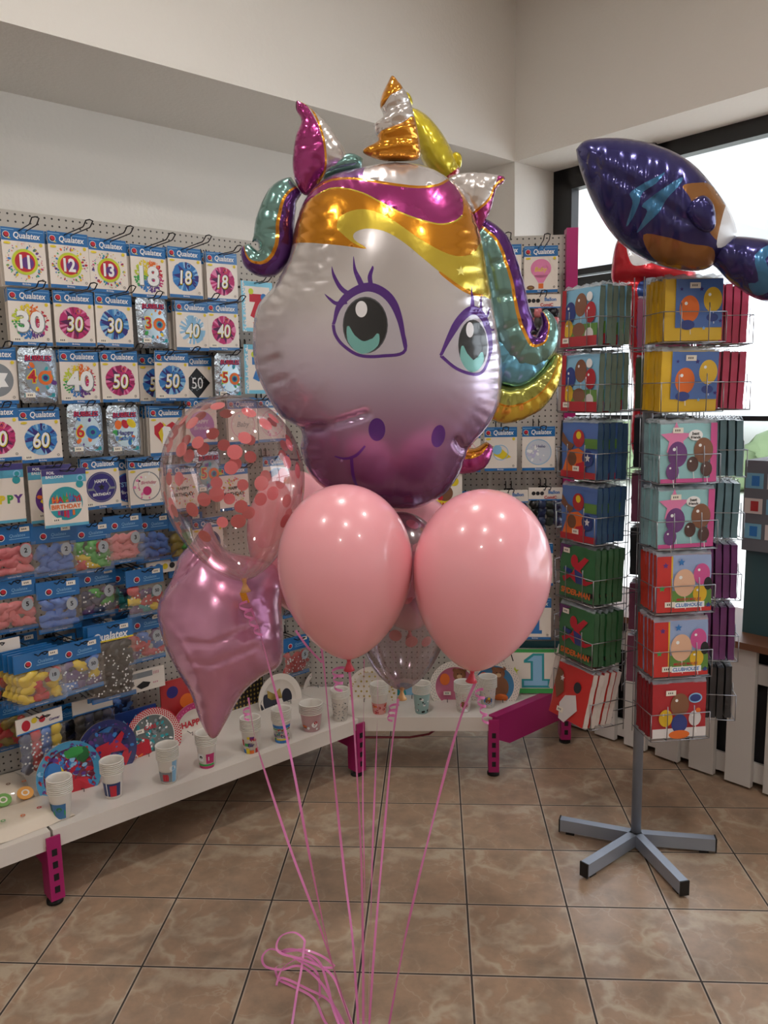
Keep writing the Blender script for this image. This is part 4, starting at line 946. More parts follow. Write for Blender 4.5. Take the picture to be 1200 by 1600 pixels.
sky = NM('sky', (130, 185, 215)); nred = NM('red', (175, 35, 45)); ngrn = NM('grass', (95, 140, 60)); nyel = NM('yellow', (222, 180, 40)); nbl = NM('blue', (75, 110, 175)); naq = NM('aqua', (150, 200, 205)); npk = NM('pink', (205, 80, 145))
nspi = NM('green', (50, 110, 65)); ncrm = NM('crimson', (150, 30, 35)); nfr = NM('fruit', (200, 45, 40)); nlil = NM('lilacblue', (150, 170, 210)); nwt = NM('white', (220, 215, 215)); nbrn = NM('brown', (130, 85, 60)); nnv = NM('navy', (40, 60, 130))
nink = NM('purple', (110, 60, 125)); nteal = NM('slate', (95, 125, 135)); npur = NM('plum', (100, 45, 105)); nrose = NM('rose', (185, 65, 100)); nblk = NM('black', (38, 40, 46)); ndkg = NM('darkgreen', (55, 75, 50)); nwh2 = NM('offwhite', (215, 205, 200))
DES = {
 'pets': (sky, M('edge_sky_green', (110, 130, 120), .6), [('r', -a+.02, -h_+.03, a, -h_*.62, ngrn), ('b', -.045, -.07, .026, nnv), ('b', .005, -.05, .028, nbrn), ('b', .052, -.075, .025, nred), ('b', -.05, -.12, .022, nyel), ('d', .0, -.125, .03, nbrn, .022), ('d', .05, -.14, .02, nwt), ('r', -a, -h_, -a+.02, 0, nred), ('r', -a, -h_, a, -h_+.03, nred), ('d', .045, -.028, .014, WT)]),
 'yellow': (nyel, NM('yellow_edge', (205, 160, 35)), [('r', -a+.03, -h_+.036, a-.002, -.002, nbl), ('b', -.015, -.085, .030, OR), ('b', .055, -.06, .028, nyel), ('d', -.02, -.13, .022, nnv, .014), ('d', .055, -.11, .018, nnv, .012), ('s', .02, -.03, .008, BD), ('s', -.04, -.03, .006, BD), ('s', .08, -.12, .007, BD), ('s', .03, -.14, .006, BP)]),
 'heroes': (nbl, M('edge_blue_green', (45, 75, 105), .6), [('d', -.0, -.05, .028, M('crimson_print')), ('d', .0, -.04, .012, YL), ('p', [(-.08, -.16), (-.05, -.09), (0, -.08), (.05, -.1), (.03, -.15), (-.03, -.17)], OR), ('p', [(-.08, -.03), (-.05, -.06), (-.02, -.07), (-.04, -.09), (-.085, -.06)], BR), ('d', .045, -.11, .026, nnv), ('s', .045, -.11, .014, WT), ('p', [(-.01, -.13), (.03, -.12), (.04, -.175), (-.02, -.18)], RD), ('d', -.03, -.115, .022, BR), ('r', .03, -.08, .09, -.05, ngrn), ('r', -a, -h_, a, -h_+.02, nred)]),
 'dolls': (naq, M('edge_aqua', (140, 175, 180), .6), [('r', a-.02, -h_, a, 0, npk), ('r', -a, -h_, a, -h_+.012, npk), ('s', -.04, -.045, .05, PL), ('d', .02, -.035, .022, WT, .016), ('t', 'best', .02, -.030, .013, BK), ('t', 'friends', .02, -.041, .011, BK), ('b', -.035, -.09, .030, nink), ('b', .045, -.08, .030, nbrn), ('b', .012, -.12, .018, NM('cocoa', (80, 50, 45))), ('b', -.05, -.14, .02, nink), ('b', .055, -.135, .018, NM('cocoa', (80, 50, 45)))]),
 'green': (nspi, M('edge_green', (55, 95, 65), .6), [('p', [(-.07, -.02), (-.02, .0-.002), (-a+.002, -.002), (-a+.002, -.06)], npur), ('p', [(-.07, -.11), (-.02, -.09), (-.0, -.06), (.04, -.03), (.06, -.035), (.02, -.075), (.05, -.105), (.09, -.1), (.05, -.12), (.0, -.12), (-.03, -.105), (-.06, -.125)], RD), ('d', -.01, -.05, .018, RD, .021), ('p', [(-.01, -.075), (.03, -.085), (.035, -.12), (.0, -.12)], nnv), ('p', [(-.06, -.075), (-.02, -.08), (-.03, -.095), (-.065, -.085)], nnv), ('t', 'SPIDER-MAN', .0, -.152, .026, OR), ('r', .06, -h_+.02, .09, -h_+.035, BK)]),
 'club': (nlil, M('edge_red', (190, 60, 45), .6), [('r', -a, -h_, -a+.045, -.002, nfr), ('r', -a+.045, -h_, -a+.05, -.002, nyel), ('r', -a, -h_, a, -h_+.014, nfr), ('r', -a+.05, -h_+.016, a, -h_*.62, ngrn), ('s', -.01, -.022, .012, BL), ('s', -.06, -.03, .010, PU), ('s', -.07, -.1, .011, GR), ('b', -.0, -.085, .034, M('peach_ink', (225, 180, 150))), ('b', .055, -.06, .026, npk), ('b', .05, -.12, .022, nyel), ('d', .075, -.09, .013, BK, .02), ('t', 'MICKEY MOUSE', .015, -h_+.038, .011, RD), ('r', -.03, -h_+.012, .065, -h_+.030, WT), ('t', 'CLUBHOUSE', .016, -h_+.021, .015, BL), ('s', .078, -h_+.018, .010, nnv)]),
 'red': (nred, M('edge_darkred', (130, 30, 40), .6), [('r', -a, -h_, a, -h_+.03, nwt), ('d', .05, -.05, .022, BP, .016), ('d', .05, -.05, .018, nnv, .012), ('b', .0, -.07, .030, nbrn), ('b', -.045, -.11, .022, nyel), ('b', .05, -.115, .02, nwt), ('d', .0, -.13, .026, nnv, .03), ('d', -.0, -.165, .034, OR, .014), ('d', .06, -.09, .008, OR)]),
 'space': (nfr, M('edge_offwhite', (205, 195, 190), .6), [('p', [(-.02, -.10), (.03, -.085), (.05, -.13), (.0, -.185), (-.03, -.18), (-.04, -.13)], nwt), ('p', [(-.08, -.02), (-.05, -.03), (-.03, -.09), (-.06, -.12), (-.085, -.07)], BR), ('d', .03, -.06, .018, nblk), ('s', -.05, -.05, .012, nwt)]),
 'plainpink': (nrose, nrose, []), 'slate': (nteal, nteal, []), 'plum': (npur, npur, []), 'black': (nblk, nblk, [('s', .05, -.05, .012, LG), ('s', -.03, -.12, .01, WT)]), 'dkgreen': (ndkg, ndkg, []), 'white': (nwh2, nwh2, [('d', 0, -.08, .03, BK), ('d', .06, -.03, .012, BK), ('d', -.05, -.14, .014, BK)]), 'rosedot': (NM('dusty', (150, 80, 110)), NM('dusty', (150, 80, 110)), [('d', .03, -.06, .02, BK), ('d', -.03, -.1, .012, WT)]),
}
PLAN = {
 'front': ['yellow', 'yellow', 'dolls', 'dolls', 'club', 'club', 'red'],
 'left': ['pets', 'pets', 'heroes', 'heroes', 'green', 'green', 'space'],
 'right': ['plainpink', 'plainpink', 'slate', 'slate', 'plum', 'plum', 'black'],
 'rear': ['rosedot', 'dkgreen', 'black', 'rosedot', 'black', 'rosedot', 'rosedot'],
 'rear left': [None, None, 'black', None, 'dkgreen', 'dkgreen', 'white'],
}
DESC = {'yellow': 'yellow-bordered blue napkin pack', 'dolls': 'aqua and pink napkin pack with a speech bubble', 'club': 'red-edged pale blue napkin pack with CLUBHOUSE lettering', 'red': 'dark red napkin pack with a white base', 'pets': 'sky blue napkin pack with a red border',
 'heroes': 'blue and red action print napkin pack', 'green': 'green napkin pack with orange lettering', 'space': 'red napkin pack with a white patch', 'plainpink': 'rose napkin pack', 'slate': 'slate blue napkin pack', 'plum': 'plum napkin pack', 'black': 'black napkin pack', 'rosedot': 'dusty pink dotted napkin pack', 'dkgreen': 'dark green napkin pack', 'white': 'off-white napkin pack with black spots'}
ORD = ['top', 'second', 'third', 'fourth', 'fifth', 'sixth', 'bottom']
CACHE['basket'] = basket_mb().mesh('basket')
for side, ang in SIDES:
    th = CAMA + math.radians(ang); base = Matrix.Translation(RK) @ Matrix.Rotation(th+math.pi/2, 4, 'Z')   # local -y faces outwards
    for k, des in enumerate(PLAN[side]):
        zb = TIERZ[k]-NW-.006
        b_ = part('basket', None, rack, Matrix.Rotation(th+math.pi/2, 4, 'Z') @ Matrix.Translation((0, 0, zb)), key='basket')
        if des is None: continue
        face, edge, bl = DES[des]; random.seed(k*17+len(side))
        cnt = 5 if side in ('front', 'left', 'right') else 3
        lean = math.radians(-14) if (side in ('left', 'rear left') and k == 6) else random.uniform(-.03, .02)
        for j in range(cnt):
            X = base @ Matrix.Translation((random.uniform(-.003, .003), -RF+j*(PKT+.003)+.004, zb+NW+.003+random.uniform(-.002, .003))) @ Matrix.Rotation(math.radians(90), 4, 'X') @ Matrix.Rotation(lean+random.uniform(-.015, .015), 4, 'X') @ Matrix.Rotation(random.uniform(-.02, .02), 4, 'Z')
            what = DESC[des]; where = 'in the %s basket, %s rack side' % (ORD[k], side)
            front = j == 0
            lb = (what + ', foremost in the ' + ORD[k] + ' ' + side + ' basket') if front else ('napkin packs behind the foremost '.replace('packs', 'pack') + where)
            t = thing('napkin_pack', lb, 'napkin pack', X, None if front else 'packs behind the foremost one %s' % where)
            part('tissue', nap_mb(face, edge), t, key='nap'+des)
            if front or side == 'left' or des == 'space':
                if bl: part('print', blobs(bl), t, key='nprint'+des)
            if front and side in ('front', 'left'):
                tp = {'yellow': (-.0, -.02), 'dolls': (-.035, -.02), 'club': (-.045, -.15), 'red': (-.03, -.03), 'pets': (-.06, -.155), 'heroes': (-.01, -.145), 'green': (-.05, -.02), 'space': (-.03, -.15)}[des]
                part('price_tag', tag_mb, t, Matrix.Translation((tp[0], tp[1], .0035)), key='tag')

# ------------------------------------------------------------------ picket-fronted counter by the window
pw = M('picket_white', (205, 200, 195), .6); wood = M('counter_wood', (110, 72, 50), .4)
ct = thing('counter', 'white picket-fronted counter with a brown wooden top under the window', 'counter', ROOM)
part('top', MB().box((3.03, -1.2, .585), (3.52, 2.35, .612), wood), ct)
part('rail', MB().box((3.085, -1.2, .03), (3.10, 2.33, .11), pw).box((3.085, -1.2, .44), (3.10, 2.33, .52), pw), ct)
part('backing', MB().box((3.12, -1.2, .02), (3.5, 2.33, .58), M('dark_fill', (30, 30, 34), .7)), ct)  # near-black block filling the space behind the picket gaps
for k in range(22):
    n0 = 2.33-.155*k-.1
    m = MB().box((3.058, n0, .012), (3.083, n0+.105, .585), pw); part('picket', m, ct)
gd = M('grey_card_display', (105, 108, 115), .6)
# tall printed carton standing on the counter
t = thing('carton', 'tall dark teal printed carton with a hand hole on the counter', 'box', Matrix.Translation(SN(3.17, 1.41, .612)) @ ROOM)
ctm = M('carton_teal', (50, 85, 90), .4, coat=.3); ctg = M('carton_green', (70, 140, 70), .4, coat=.3)
part('body', MB().box((0, -.30, 0), (.30, .0, .34), ctm).box((-.001, -.30, .0), (.0, -.22, .34), ctg), t)
m = MB()
for j, (y, z, w, hh, c) in enumerate([(-.20, .20, .07, .05, BP), (-.12, .15, .06, .05, BL), (-.20, .09, .07, .05, TL), (-.12, .04, .06, .05, BP), (-.1, .24, .07, .06, BD)]): m.box((-.002, y-w, z), (-.0002, y, z+hh), c)
m.box((-.0022, -.16, .275), (-.0004, -.10, .305), BK); part('print', m, t)
t = thing('carton_display', 'grey card counter display printed with product photos above the teal carton', 'box', Matrix.Translation(SN(3.15, 1.42, .956)) @ ROOM)
part('body', MB().box((0, -.35, 0), (.25, .0, .36), gd), t)
m = MB()
for r_ in range(3):
    for c_ in range(4):
        m.box((-.002, -.085*c_-.075, .05+.10*r_), (-.0003, -.085*c_-.005, .11+.10*r_), [M('photo_aqua', (120, 175, 200)), nwh2][(r_+c_) % 2])
        m.box((-.003, -.085*c_-.06, .06+.10*r_), (-.001, -.085*c_-.03, .10+.10*r_), [BL, M('crimson_print')][(r_+c_) % 2])
m.box((-.002, -.20, .31), (-.0003, -.13, .335), BK); part('print', m, t)

# ------------------------------------------------------------------ foil balloons: an outline filled with gas
def smooth(pts, n=10, closed=True):
    P = [Vector(p) for p in pts]; out = []; N = len(P)
    for i in range(N if closed else N-1):
        p0, p1, p2, p3 = (P[(i-1) % N], P[i], P[(i+1) % N], P[(i+2) % N]) if closed else (P[max(i-1, 0)], P[i], P[i+1], P[min(i+2, N-1)])
        for k in range(n):
            t = k/n; out.append(.5*((2*p1)+(p2-p0)*t+(2*p0-5*p1+4*p2-p3)*t*t+(3*p1-p0-3*p2+p3)*t**3))
    if not closed: out.append(P[-1])
    return [tuple(p) for p in out]
def inside(px, py, poly):
    q = np.asarray(poly); r = np.zeros(px.shape, bool); j = len(q)-1
    for i in range(len(q)):
        xi, yi = q[i]; xj, yj = q[j]
        if yi != yj:
            c = ((yi > py) != (yj > py)) & (px < (xj-xi)*(py-yi)/(yj-yi)+xi); r ^= c
        j = i
    return r
def seg_dist(px, py, line, closed=False):
    q = np.asarray(line, float); d = np.full(px.shape, 1e9); n = len(q); s = np.zeros(px.shape); acc = 0
    for i in range(n if closed else n-1):
        a = q[i]; b = q[(i+1) % n]; ab = b-a; L2 = (ab**2).sum()+1e-12
        t = np.clip(((px-a[0])*ab[0]+(py-a[1])*ab[1])/L2, 0, 1); e = np.hypot(px-a[0]-t*ab[0], py-a[1]-t*ab[1])
        m = e < d; d[m] = e[m]; s[m] = (acc+t*np.sqrt(L2))[m]; acc += np.sqrt(L2)
    return d, s
class Foil:
    """plane: point, u axis, v axis.  outline in plane metres"""
    def __init__(s, P0, U, V): s.P0, s.U, s.V = Vector(P0), Vector(U).normalized(), Vector(V).normalized(); s.Nn = s.U.cross(s.V).normalized()
    def uv(s, x, y):
        p = hit(x, y, s.P0, s.Nn)-s.P0; return (p.dot(s.U), p.dot(s.V))
    def pts(s, L, ox=0, oy=0, sc=1): return [s.uv(ox+x/sc, oy+y/sc) for x, y in L]
    def matrix(s): return frame(s.P0, s.U, s.V, s.Nn)
def inflate(outline, depth, base, designs=(), creases=(), g=.012, crinkle=.14, freq=60., back=.9, backm=None, name='balloon', power=.5, zoff=0., flat=1.):
    """outline: closed list (u,v); designs: (poly, material) later ones on top; creases: (line, width, strength)"""
    o = np.array(outline); x0, y0 = o.min(0)-1e-3; x1, y1 = o.max(0)+1e-3
    n = 96; hx = max(x1-x0, y1-y0)/n; nx, ny = int((x1-x0)/hx)+2, int((y1-y0)/hx)+2
    X, Y = np.meshgrid(x0+hx*np.arange(nx), y0+hx*np.arange(ny), indexing='ij'); ins = inside(X, Y, outline)
    U = np.zeros(X.shape)
    for it in range(900):
        W_ = np.zeros_like(U); W_[1:-1, 1:-1] = .25*(U[2:, 1:-1]+U[:-2, 1:-1]+U[1:-1, 2:]+U[1:-1, :-2]+hx*hx)
        U = np.where(ins, W_, 0)
        if it < 300: U *= 1.0
    U /= U.max()
    def field(x, y):
        d, sarc = seg_dist(x, y, outline, True)
        fx = np.clip((x-x0)/hx, 0, nx-1.001); fy = np.clip((y-y0)/hx, 0, ny-1.001); i = fx.astype(int); j = fy.astype(int); a = fx-i; b = fy-j
        u = U[i, j]*(1-a)*(1-b)+U[i+1, j]*a*(1-b)+U[i, j+1]*(1-a)*b+U[i+1, j+1]*a*b
        near = np.clip(d/(1.5*hx), 0, 1)
        z = depth*np.maximum(u, 0)**power
        z = z*near + (1-near)*np.minimum(z, depth*np.sqrt(np.maximum(d, 0)/(.35*max(x1-x0, y1-y0))))
        w = .035
        z *= 1-crinkle*np.exp(-d/w)*(.5+.5*np.sin(sarc*freq*4+1.3*np.sin(sarc*freq*.37)))
        for line, wd, st in creases:
            dd, _ = seg_dist(x, y, line); z *= 1-st*np.exp(-(dd/wd)**2)
        z[d < 1e-6] = 0
        return z
    verts = [Vector(p) for p in outline]; edges = [(k, (k+1) % len(outline)) for k in range(len(outline))]; nb = len(outline)
    G = np.meshgrid(np.arange(x0, x1, g), np.arange(y0, y1, g*.87), indexing='ij'); gx = G[0]+((np.arange(G[0].shape[1]) % 2)*g*.5)[None, :]; gy = G[1]
    gx, gy = gx.ravel(), gy.ravel(); d, _ = seg_dist(gx, gy, outline, True); k = inside(gx, gy, outline) & (d > g*.45)
    verts += [Vector(p) for p in zip(gx[k], gy[k])]
    for off in (.0025, .008):   # rings just inside the seam
        oo = np.array(outline); t = np.roll(oo, -1, 0)-np.roll(oo, 1, 0); nn = np.stack([-t[:, 1], t[:, 0]], 1); nn /= np.linalg.norm(nn, axis=1)[:, None]+1e-9
        q = oo+nn*off; kk = inside(q[:, 0], q[:, 1], outline)
        if kk.mean() < .5: q = oo-nn*off; kk = inside(q[:, 0], q[:, 1], outline)
        dq, _ = seg_dist(q[:, 0], q[:, 1], outline, True)
        verts += [Vector(p) for p in q[kk & (dq > off*.8)]]
    ins_poly = []
    for poly, m in designs:
        b0 = len(verts); verts += [Vector(p) for p in poly]; edges += [(b0+i, b0+(i+1) % len(poly)) for i in range(len(poly))]
    r = delaunay_2d_cdt(verts, edges, [], 0, 1e-6)
    v2 = np.array([(v.x, v.y) for v in r[0]]); tri = [list(f) for f in r[2]]
    T = np.array(tri); c = v2[T].mean(1); ok = inside(c[:, 0], c[:, 1], outline)
    mats = [base]; mi = np.zeros(len(T), int)
    for poly, m in designs:
        if m not in mats: mats.append(m)
        mi[inside(c[:, 0], c[:, 1], poly)] = mats.index(m)
    dd, _ = seg_dist(v2[:, 0], v2[:, 1], outline, True); z = field(v2[:, 0], v2[:, 1]); rim = dd < 1e-5; z[rim] = 0
    mb = MB(); [mb.mi(m) for m in mats]
    if backm: bi = mb.mi(backm)
    else: bi = 0
    used = np.unique(T[ok]); N = len(v2); remap = {}; V = []
    for u in used: remap[u] = len(V); V.append((v2[u, 0], v2[u, 1], zoff+z[u]))
    rb = {}
    for u in used:
        if rim[u]: rb[u] = remap[u]
        else: rb[u] = len(V); V.append((v2[u, 0], v2[u, 1], zoff-z[u]*back))
    mb.v = V
    for t, m_, o_ in zip(T, mi, ok):
        if not o_: continue
        a, b, c_ = t; ar = (v2[b]-v2[a])[0]*(v2[c_]-v2[a])[1]-(v2[b]-v2[a])[1]*(v2[c_]-v2[a])[0]
        if abs(ar) < 1e-12: continue
        if ar < 0: a, b, c_ = a, c_, b
        mb.f.append([remap[a], remap[b], remap[c_]]); mb.m.append(int(m_)); mb.sm.append(True)
        mb.f.append([rb[a], rb[c_], rb[b]]); mb.m.append(bi); mb.sm.append(True)
    return mb
def stroke(center, widths, f0=-1, f1=1, n=6):
    C_ = smooth(center, n, False); w = np.interp(np.linspace(0, len(widths)-1, len(C_)), range(len(widths)), widths)
    q = np.array(C_); t = np.gradient(q, axis=0); t /= np.linalg.norm(t, axis=1)[:, None]+1e-9; nn = np.stack([-t[:, 1], t[:, 0]], 1)
    A = q+nn*(w*f1)[:, None]; B = q+nn*(w*f0)[:, None]
    return [tuple(p) for p in A]+[tuple(p) for p in B[::-1]]
def ribs(center, widths, count, n=6):
    """creases running across a lock at even spacing"""
    C_ = np.array(smooth(center, n, False)); w = np.interp(np.linspace(0, len(widths)-1, len(C_)), range(len(widths)), widths)
    t = np.gradient(C_, axis=0); t /= np.linalg.norm(t, axis=1)[:, None]+1e-9; nn = np.stack([-t[:, 1], t[:, 0]], 1); out = []
    for k in range(1, count+1):
        i = int(k*len(C_)/(count+1)); out.append(([tuple(C_[i]-nn[i]*w[i]), tuple(C_[i]+nn[i]*w[i]*.3)], w[i]*.10+.003, .13))
    return out
def foilm(n, c, rough=.2, metal=.85, bump=.25):
    k = 'foil_'+n
    if k in MATS: return MATS[k]
    m = M(k, c, rough, metal, coat=.5); 
    if bump: bump_noise(m, 22, bump, detail=3, dist=.01)
    return m
silver = foilm('silver', (222, 216, 214), .22, .75, .12); fmag = foilm('magenta', (168, 55, 125), .2, .7, .1); fgold = foilm('gold', (225, 150, 40), .2, .85, .1); fyel = foilm('yellow', (220, 195, 70), .22, .7, .1)
fpur = foilm('purple', (95, 45, 125), .2, .7, .2); fteal = foilm('teal', (120, 160, 155), .22, .75, .08); faq = foilm('aqua', (110, 175, 205), .22, .75, .1); folive = foilm('olive', (165, 165, 80), .22, .8, .1); fgl = foilm('pale_gold', (220, 190, 70), .22, .8, .1)
flil = foilm('lilac', (150, 110, 160), .25, .7, .1); fdp = M('print_purple', (85, 40, 130), .25, .3, coat=.5); fblk = M('print_black', (25, 25, 28), .2, coat=.5); faqp = M('print_mint', (120, 185, 180), .3, .2, coat=.5); fwhp = M('print_white', (235, 235, 240), .3, coat=.5); flid = M('print_pearl', (190, 185, 195), .3, .3, coat=.5)
# head foil: pearl above, printed purple towards the muzzle
def head_foil():
    m = foilm('pearl_to_purple', (222, 216, 214), .24, .62, 0); nt, N, L, b = nodes(m)
    tc = N.new('ShaderNodeTexCoord'); sp = N.new('ShaderNodeSeparateXYZ'); L.new(tc.outputs['Object'], sp.inputs[0])
    r = N.new('ShaderNodeValToRGB'); mr = N.new('ShaderNodeMapRange'); mr.inputs['From Min'].default_value = -.37; mr.inputs['From Max'].default_value = .30
    L.new(sp.outputs[1], mr.inputs['Value']); L.new(mr.outputs[0], r.inputs[0]); e = r.color_ramp.elements
    e[0].position = 0; e[0].color = (*lin((118, 58, 112)), 1); e[1].position = .66; e[1].color = (*lin((212, 206, 206)), 1)
    x = e.new(.20); x.color = (*lin((158, 115, 158)), 1); x = e.new(.40); x.color = (*lin((196, 180, 200)), 1)
    L.new(r.outputs[0], b.inputs['Base Color']); bump_noise(m, 5, .15, detail=3, dist=.02); return m
fhead = head_foil()
FU, FV = (RT-YV*RT.y).normalized(), None
# ---- the unicorn: plane turned to the camera, leaning back a little
UC = hitY(592, 520, 1.90); un = Vector((-.10, 1, .06)).normalized(); uU = (RT - un*RT.dot(un)).normalized(); uV = uU.cross(-un) * 1
uV = (-un).cross(uU); UF = Foil(UC, uU, uV)
uni = thing('unicorn_balloon', 'large silver foil unicorn head balloon with rainbow mane and gold horn', 'balloon', UF.matrix())
z6 = lambda L: UF.pts(L, 360, 100, 2.609)
z7 = lambda L: UF.pts(L, 360, 440, 2.143)
full = lambda L: UF.pts(L)
def ell(cx, cy, rx, ry, f, rot=0, n=28): return f([(cx+rx*math.cos(t)*math.cos(rot)-ry*math.sin(t)*math.sin(rot), cy+rx*math.cos(t)*math.sin(rot)+ry*math.sin(t)*math.cos(rot)) for t in [2*math.pi*k/n for k in range(n)]])
HEAD = smooth(full([(565, 262), (622, 254), (678, 266), (722, 302), (748, 360), (762, 430), (774, 500), (784, 570), (780, 628), (760, 668), (733, 700), (716, 742), (690, 774), (645, 794), (590, 790), (530, 776), (488, 746), (470, 705), (470, 672), (438, 650), (413, 610), (398, 570), (395, 520), (403, 478), (428, 446), (452, 402), (462, 350), (480, 306), (515, 276)]), 6)
mag_top = [(290, 590), (335, 530), (420, 495), (520, 503), (640, 528), (750, 540), (830, 525), (875, 492)]
mag_bot = [(925, 640), (890, 670), (830, 685), (750, 670), (670, 640), (600, 600), (540, 565), (470, 540), (410, 535), (350, 560)]
MAGP = z6(smooth(mag_top, 4, False)+smooth([(875, 492), (910, 520), (932, 580), (925, 640)], 4, False)+smooth(mag_bot, 4, False))
GOLDP = z6(smooth([(250, 740), (240, 680), (290, 590)]+mag_bot[::-1][:], 4, False)+smooth([(925, 640), (932, 580), (910, 520), (875, 492), (905, 500), (960, 560), (1010, 650), (1010, 740), (965, 790), (900, 808), (830, 790), (740, 740), (640, 670), (560, 635), (500, 635), (450, 660), (440, 700), (460, 720), (500, 750), (550, 785), (480, 775), (350, 755), (250, 740)], 4, False))
YELP = z6(smooth([(500, 635), (560, 635), (640, 670), (740, 740), (830, 790), (900, 808), (965, 790), (1010, 740), (1050, 800), (1075, 900), (1050, 960), (1000, 955), (900, 925), (830, 875), (760, 820), (700, 770), (640, 730), (590, 712), (540, 710), (505, 725), (505, 750), (548, 785), (500, 762), (455, 722), (438, 700), (450, 660)], 4))
LINEP = z6(smooth([(830, 872), (900, 918), (960, 945), (1000, 950), (1000, 958), (950, 955), (895, 930), (830, 882)], 3))
PURP = z6(smooth([(370, 460), (450, 400), (560, 400), (545, 450), (538, 480), (540, 503), (480, 496), (420, 492), (340, 525), (300, 560)], 3))
PIPE1 = z6(smooth([(335, 526), (420, 488), (520, 497), (640, 522), (750, 534), (830, 519), (878, 484), (880, 494), (832, 529), (750, 545), (640, 534), (520, 508), (420, 500), (338, 536)], 3))
PIPE2 = z6(stroke([(350, 562), (410, 537), (470, 542), (540, 567), (600, 602), (670, 642), (750, 672), (830, 687), (890, 672), (925, 642)], [3, 3, 3, 3, 3]))
STAR = z6([(910+s*math.sin(math.pi*i/5), 865-s*math.cos(math.pi*i/5)) for i, s in enumerate([20, 9]*5)]); STAR2 = z6([(960+s*math.sin(math.pi*i/5), 640-s*math.cos(math.pi*i/5)) for i, s in enumerate([16, 7]*5)])
def eye(f, out, iris, irx, iry, hl, hrx, hry, cres, lid, lashes):
    D = [(f(smooth(out, 5)), flid), (f(stroke(out+[out[0]], [5]*6)), fdp), (ell(*iris, irx, iry, f), M('print_grey', (70, 72, 78), .25, coat=.5)), (ell(*iris, irx*.95, iry*.95, f), fblk), (ell(*hl, hrx, hry, f), fwhp), (f(stroke(cres, [3, 15, 20, 15, 3])), faqp), (f(stroke(lid, [3, 12, 14, 12, 4])), fdp)]
    for l, w in lashes: D.append((f(stroke(l, w)), fdp))
    return D
EYES = eye(z7, [(350, 150), (370, 98), (412, 58), (462, 44), (512, 70), (547, 130), (570, 228), (500, 246), (430, 244), (380, 213), (356, 180)], (448, 152), 69, 87, (436, 103), 18, 25, [(395, 155), (408, 195), (440, 220), (475, 205), (487, 178)],
           [(352, 150), (368, 92), (412, 50), (465, 36), (520, 66), (552, 130), (571, 228)],
           [([(408, 62), (375, 40), (352, 0), (345, -30)], [8, 7, 5, .5]), ([(445, 48), (428, 10), (416, -20), (412, -60)], [9, 8, 5, .5]), ([(468, 42), (462, 5), (470, -22), (470, -30)], [7, 7, 4, .5]), ([(392, 80), (360, 85), (338, 70), (323, 55)], [7, 6, 4, .5])])
EYES += eye(z7, [(680, 245), (708, 192), (742, 140), (780, 110), (815, 124), (840, 180), (845, 240), (822, 292), (788, 304), (730, 285)], (786, 213), 50, 80, (775, 165), 13, 24, [(750, 215), (757, 250), (783, 278), (808, 262), (817, 235)],
            [(680, 245), (708, 188), (742, 134), (782, 104), (820, 120), (846, 180), (850, 240)],
            [([(783, 112), (785, 80), (784, 55), (783, 28)], [9, 7, 4, .5]), ([(805, 116), (815, 95), (816, 75), (818, 52)], [7, 5, 3, .5]), ([(825, 130), (838, 120), (845, 105), (850, 90)], [6, 5, 3, .5]), ([(838, 150), (850, 162), (860, 164), (868, 158)], [5, 4, 3, .5])])
NOSE = [(ell(484, 473, 26, 36, z7), fdp), (ell(676, 496, 22, 36, z7, .15), fdp), (z7(stroke([(353, 562), (385, 568), (420, 556), (448, 525)], [2, 4, 5, 3])), fdp), (z7(stroke([(406, 562), (408, 600), (415, 640), (432, 680)], [5, 5, 5, 2])), fdp)]
DES_H = [(PURP, foilm('violet', (135, 85, 150), .2, .7, .1)), (GOLDP, fgold), (MAGP, fmag), (YELP, fyel), (LINEP, fgold), (PIPE1, fgold), (PIPE2, fyel), (STAR, M('print_cream', (235, 220, 120), .3, .4)), (STAR2, fgold)]+EYES+NOSE
CRE = [(full([(396, 572), (440, 560)]), .008, .10), (full([(402, 600), (450, 590)]), .006, .08), (full([(468, 668), (520, 655), (570, 638)]), .006, .10), (full([(735, 700), (716, 694), (706, 680)]), .009, .22), (full([(468, 668), (505, 660)]), .012, .20), (full([(398, 540), (430, 535)]), .006, .08)]
for k in range(14): CRE.append((full([(462-k*1.0, 330+k*9.5), (520-(k%3)*12, 326+k*9.5)]), .0035, .035))
for k in range(18): CRE.append((full([(748+k*1.3, 345+k*9.5), (712+k*1+(k%3)*6, 348+k*9.5)]), .0033, .04))
for k in range(8): CRE.append((full([(402+k*1.5, 470+k*20), (432+(k%2)*14, 466+k*18)]), .0045, .05))
for k in range(5): CRE.append((full([(472, 690+k*14), (500, 688+k*14)]), .004, .08))
head = part('head', inflate(HEAD, .17, fhead, DES_H, CRE, .009, .09, 55, name='head'), uni)
def lock(name, center, widths, mats, zoff, depth, nrib, f=full, label=None, splits=None):
    c2 = f(center); k = abs(Vector(f([(600, 500)])[0]).x-Vector(f([(700, 500)])[0]).x)/100 * (1 if f == full else 1)
    w = [x*k for x in widths]; o = stroke(c2, w)
    des = [(stroke(c2, w, a, b), m) for a, b, m in (splits or [])]
    return part(name, inflate(o, depth, mats, des, ribs(c2, w, nrib), .008, .05, 50, zoff=zoff, name=name), uni, label=label)
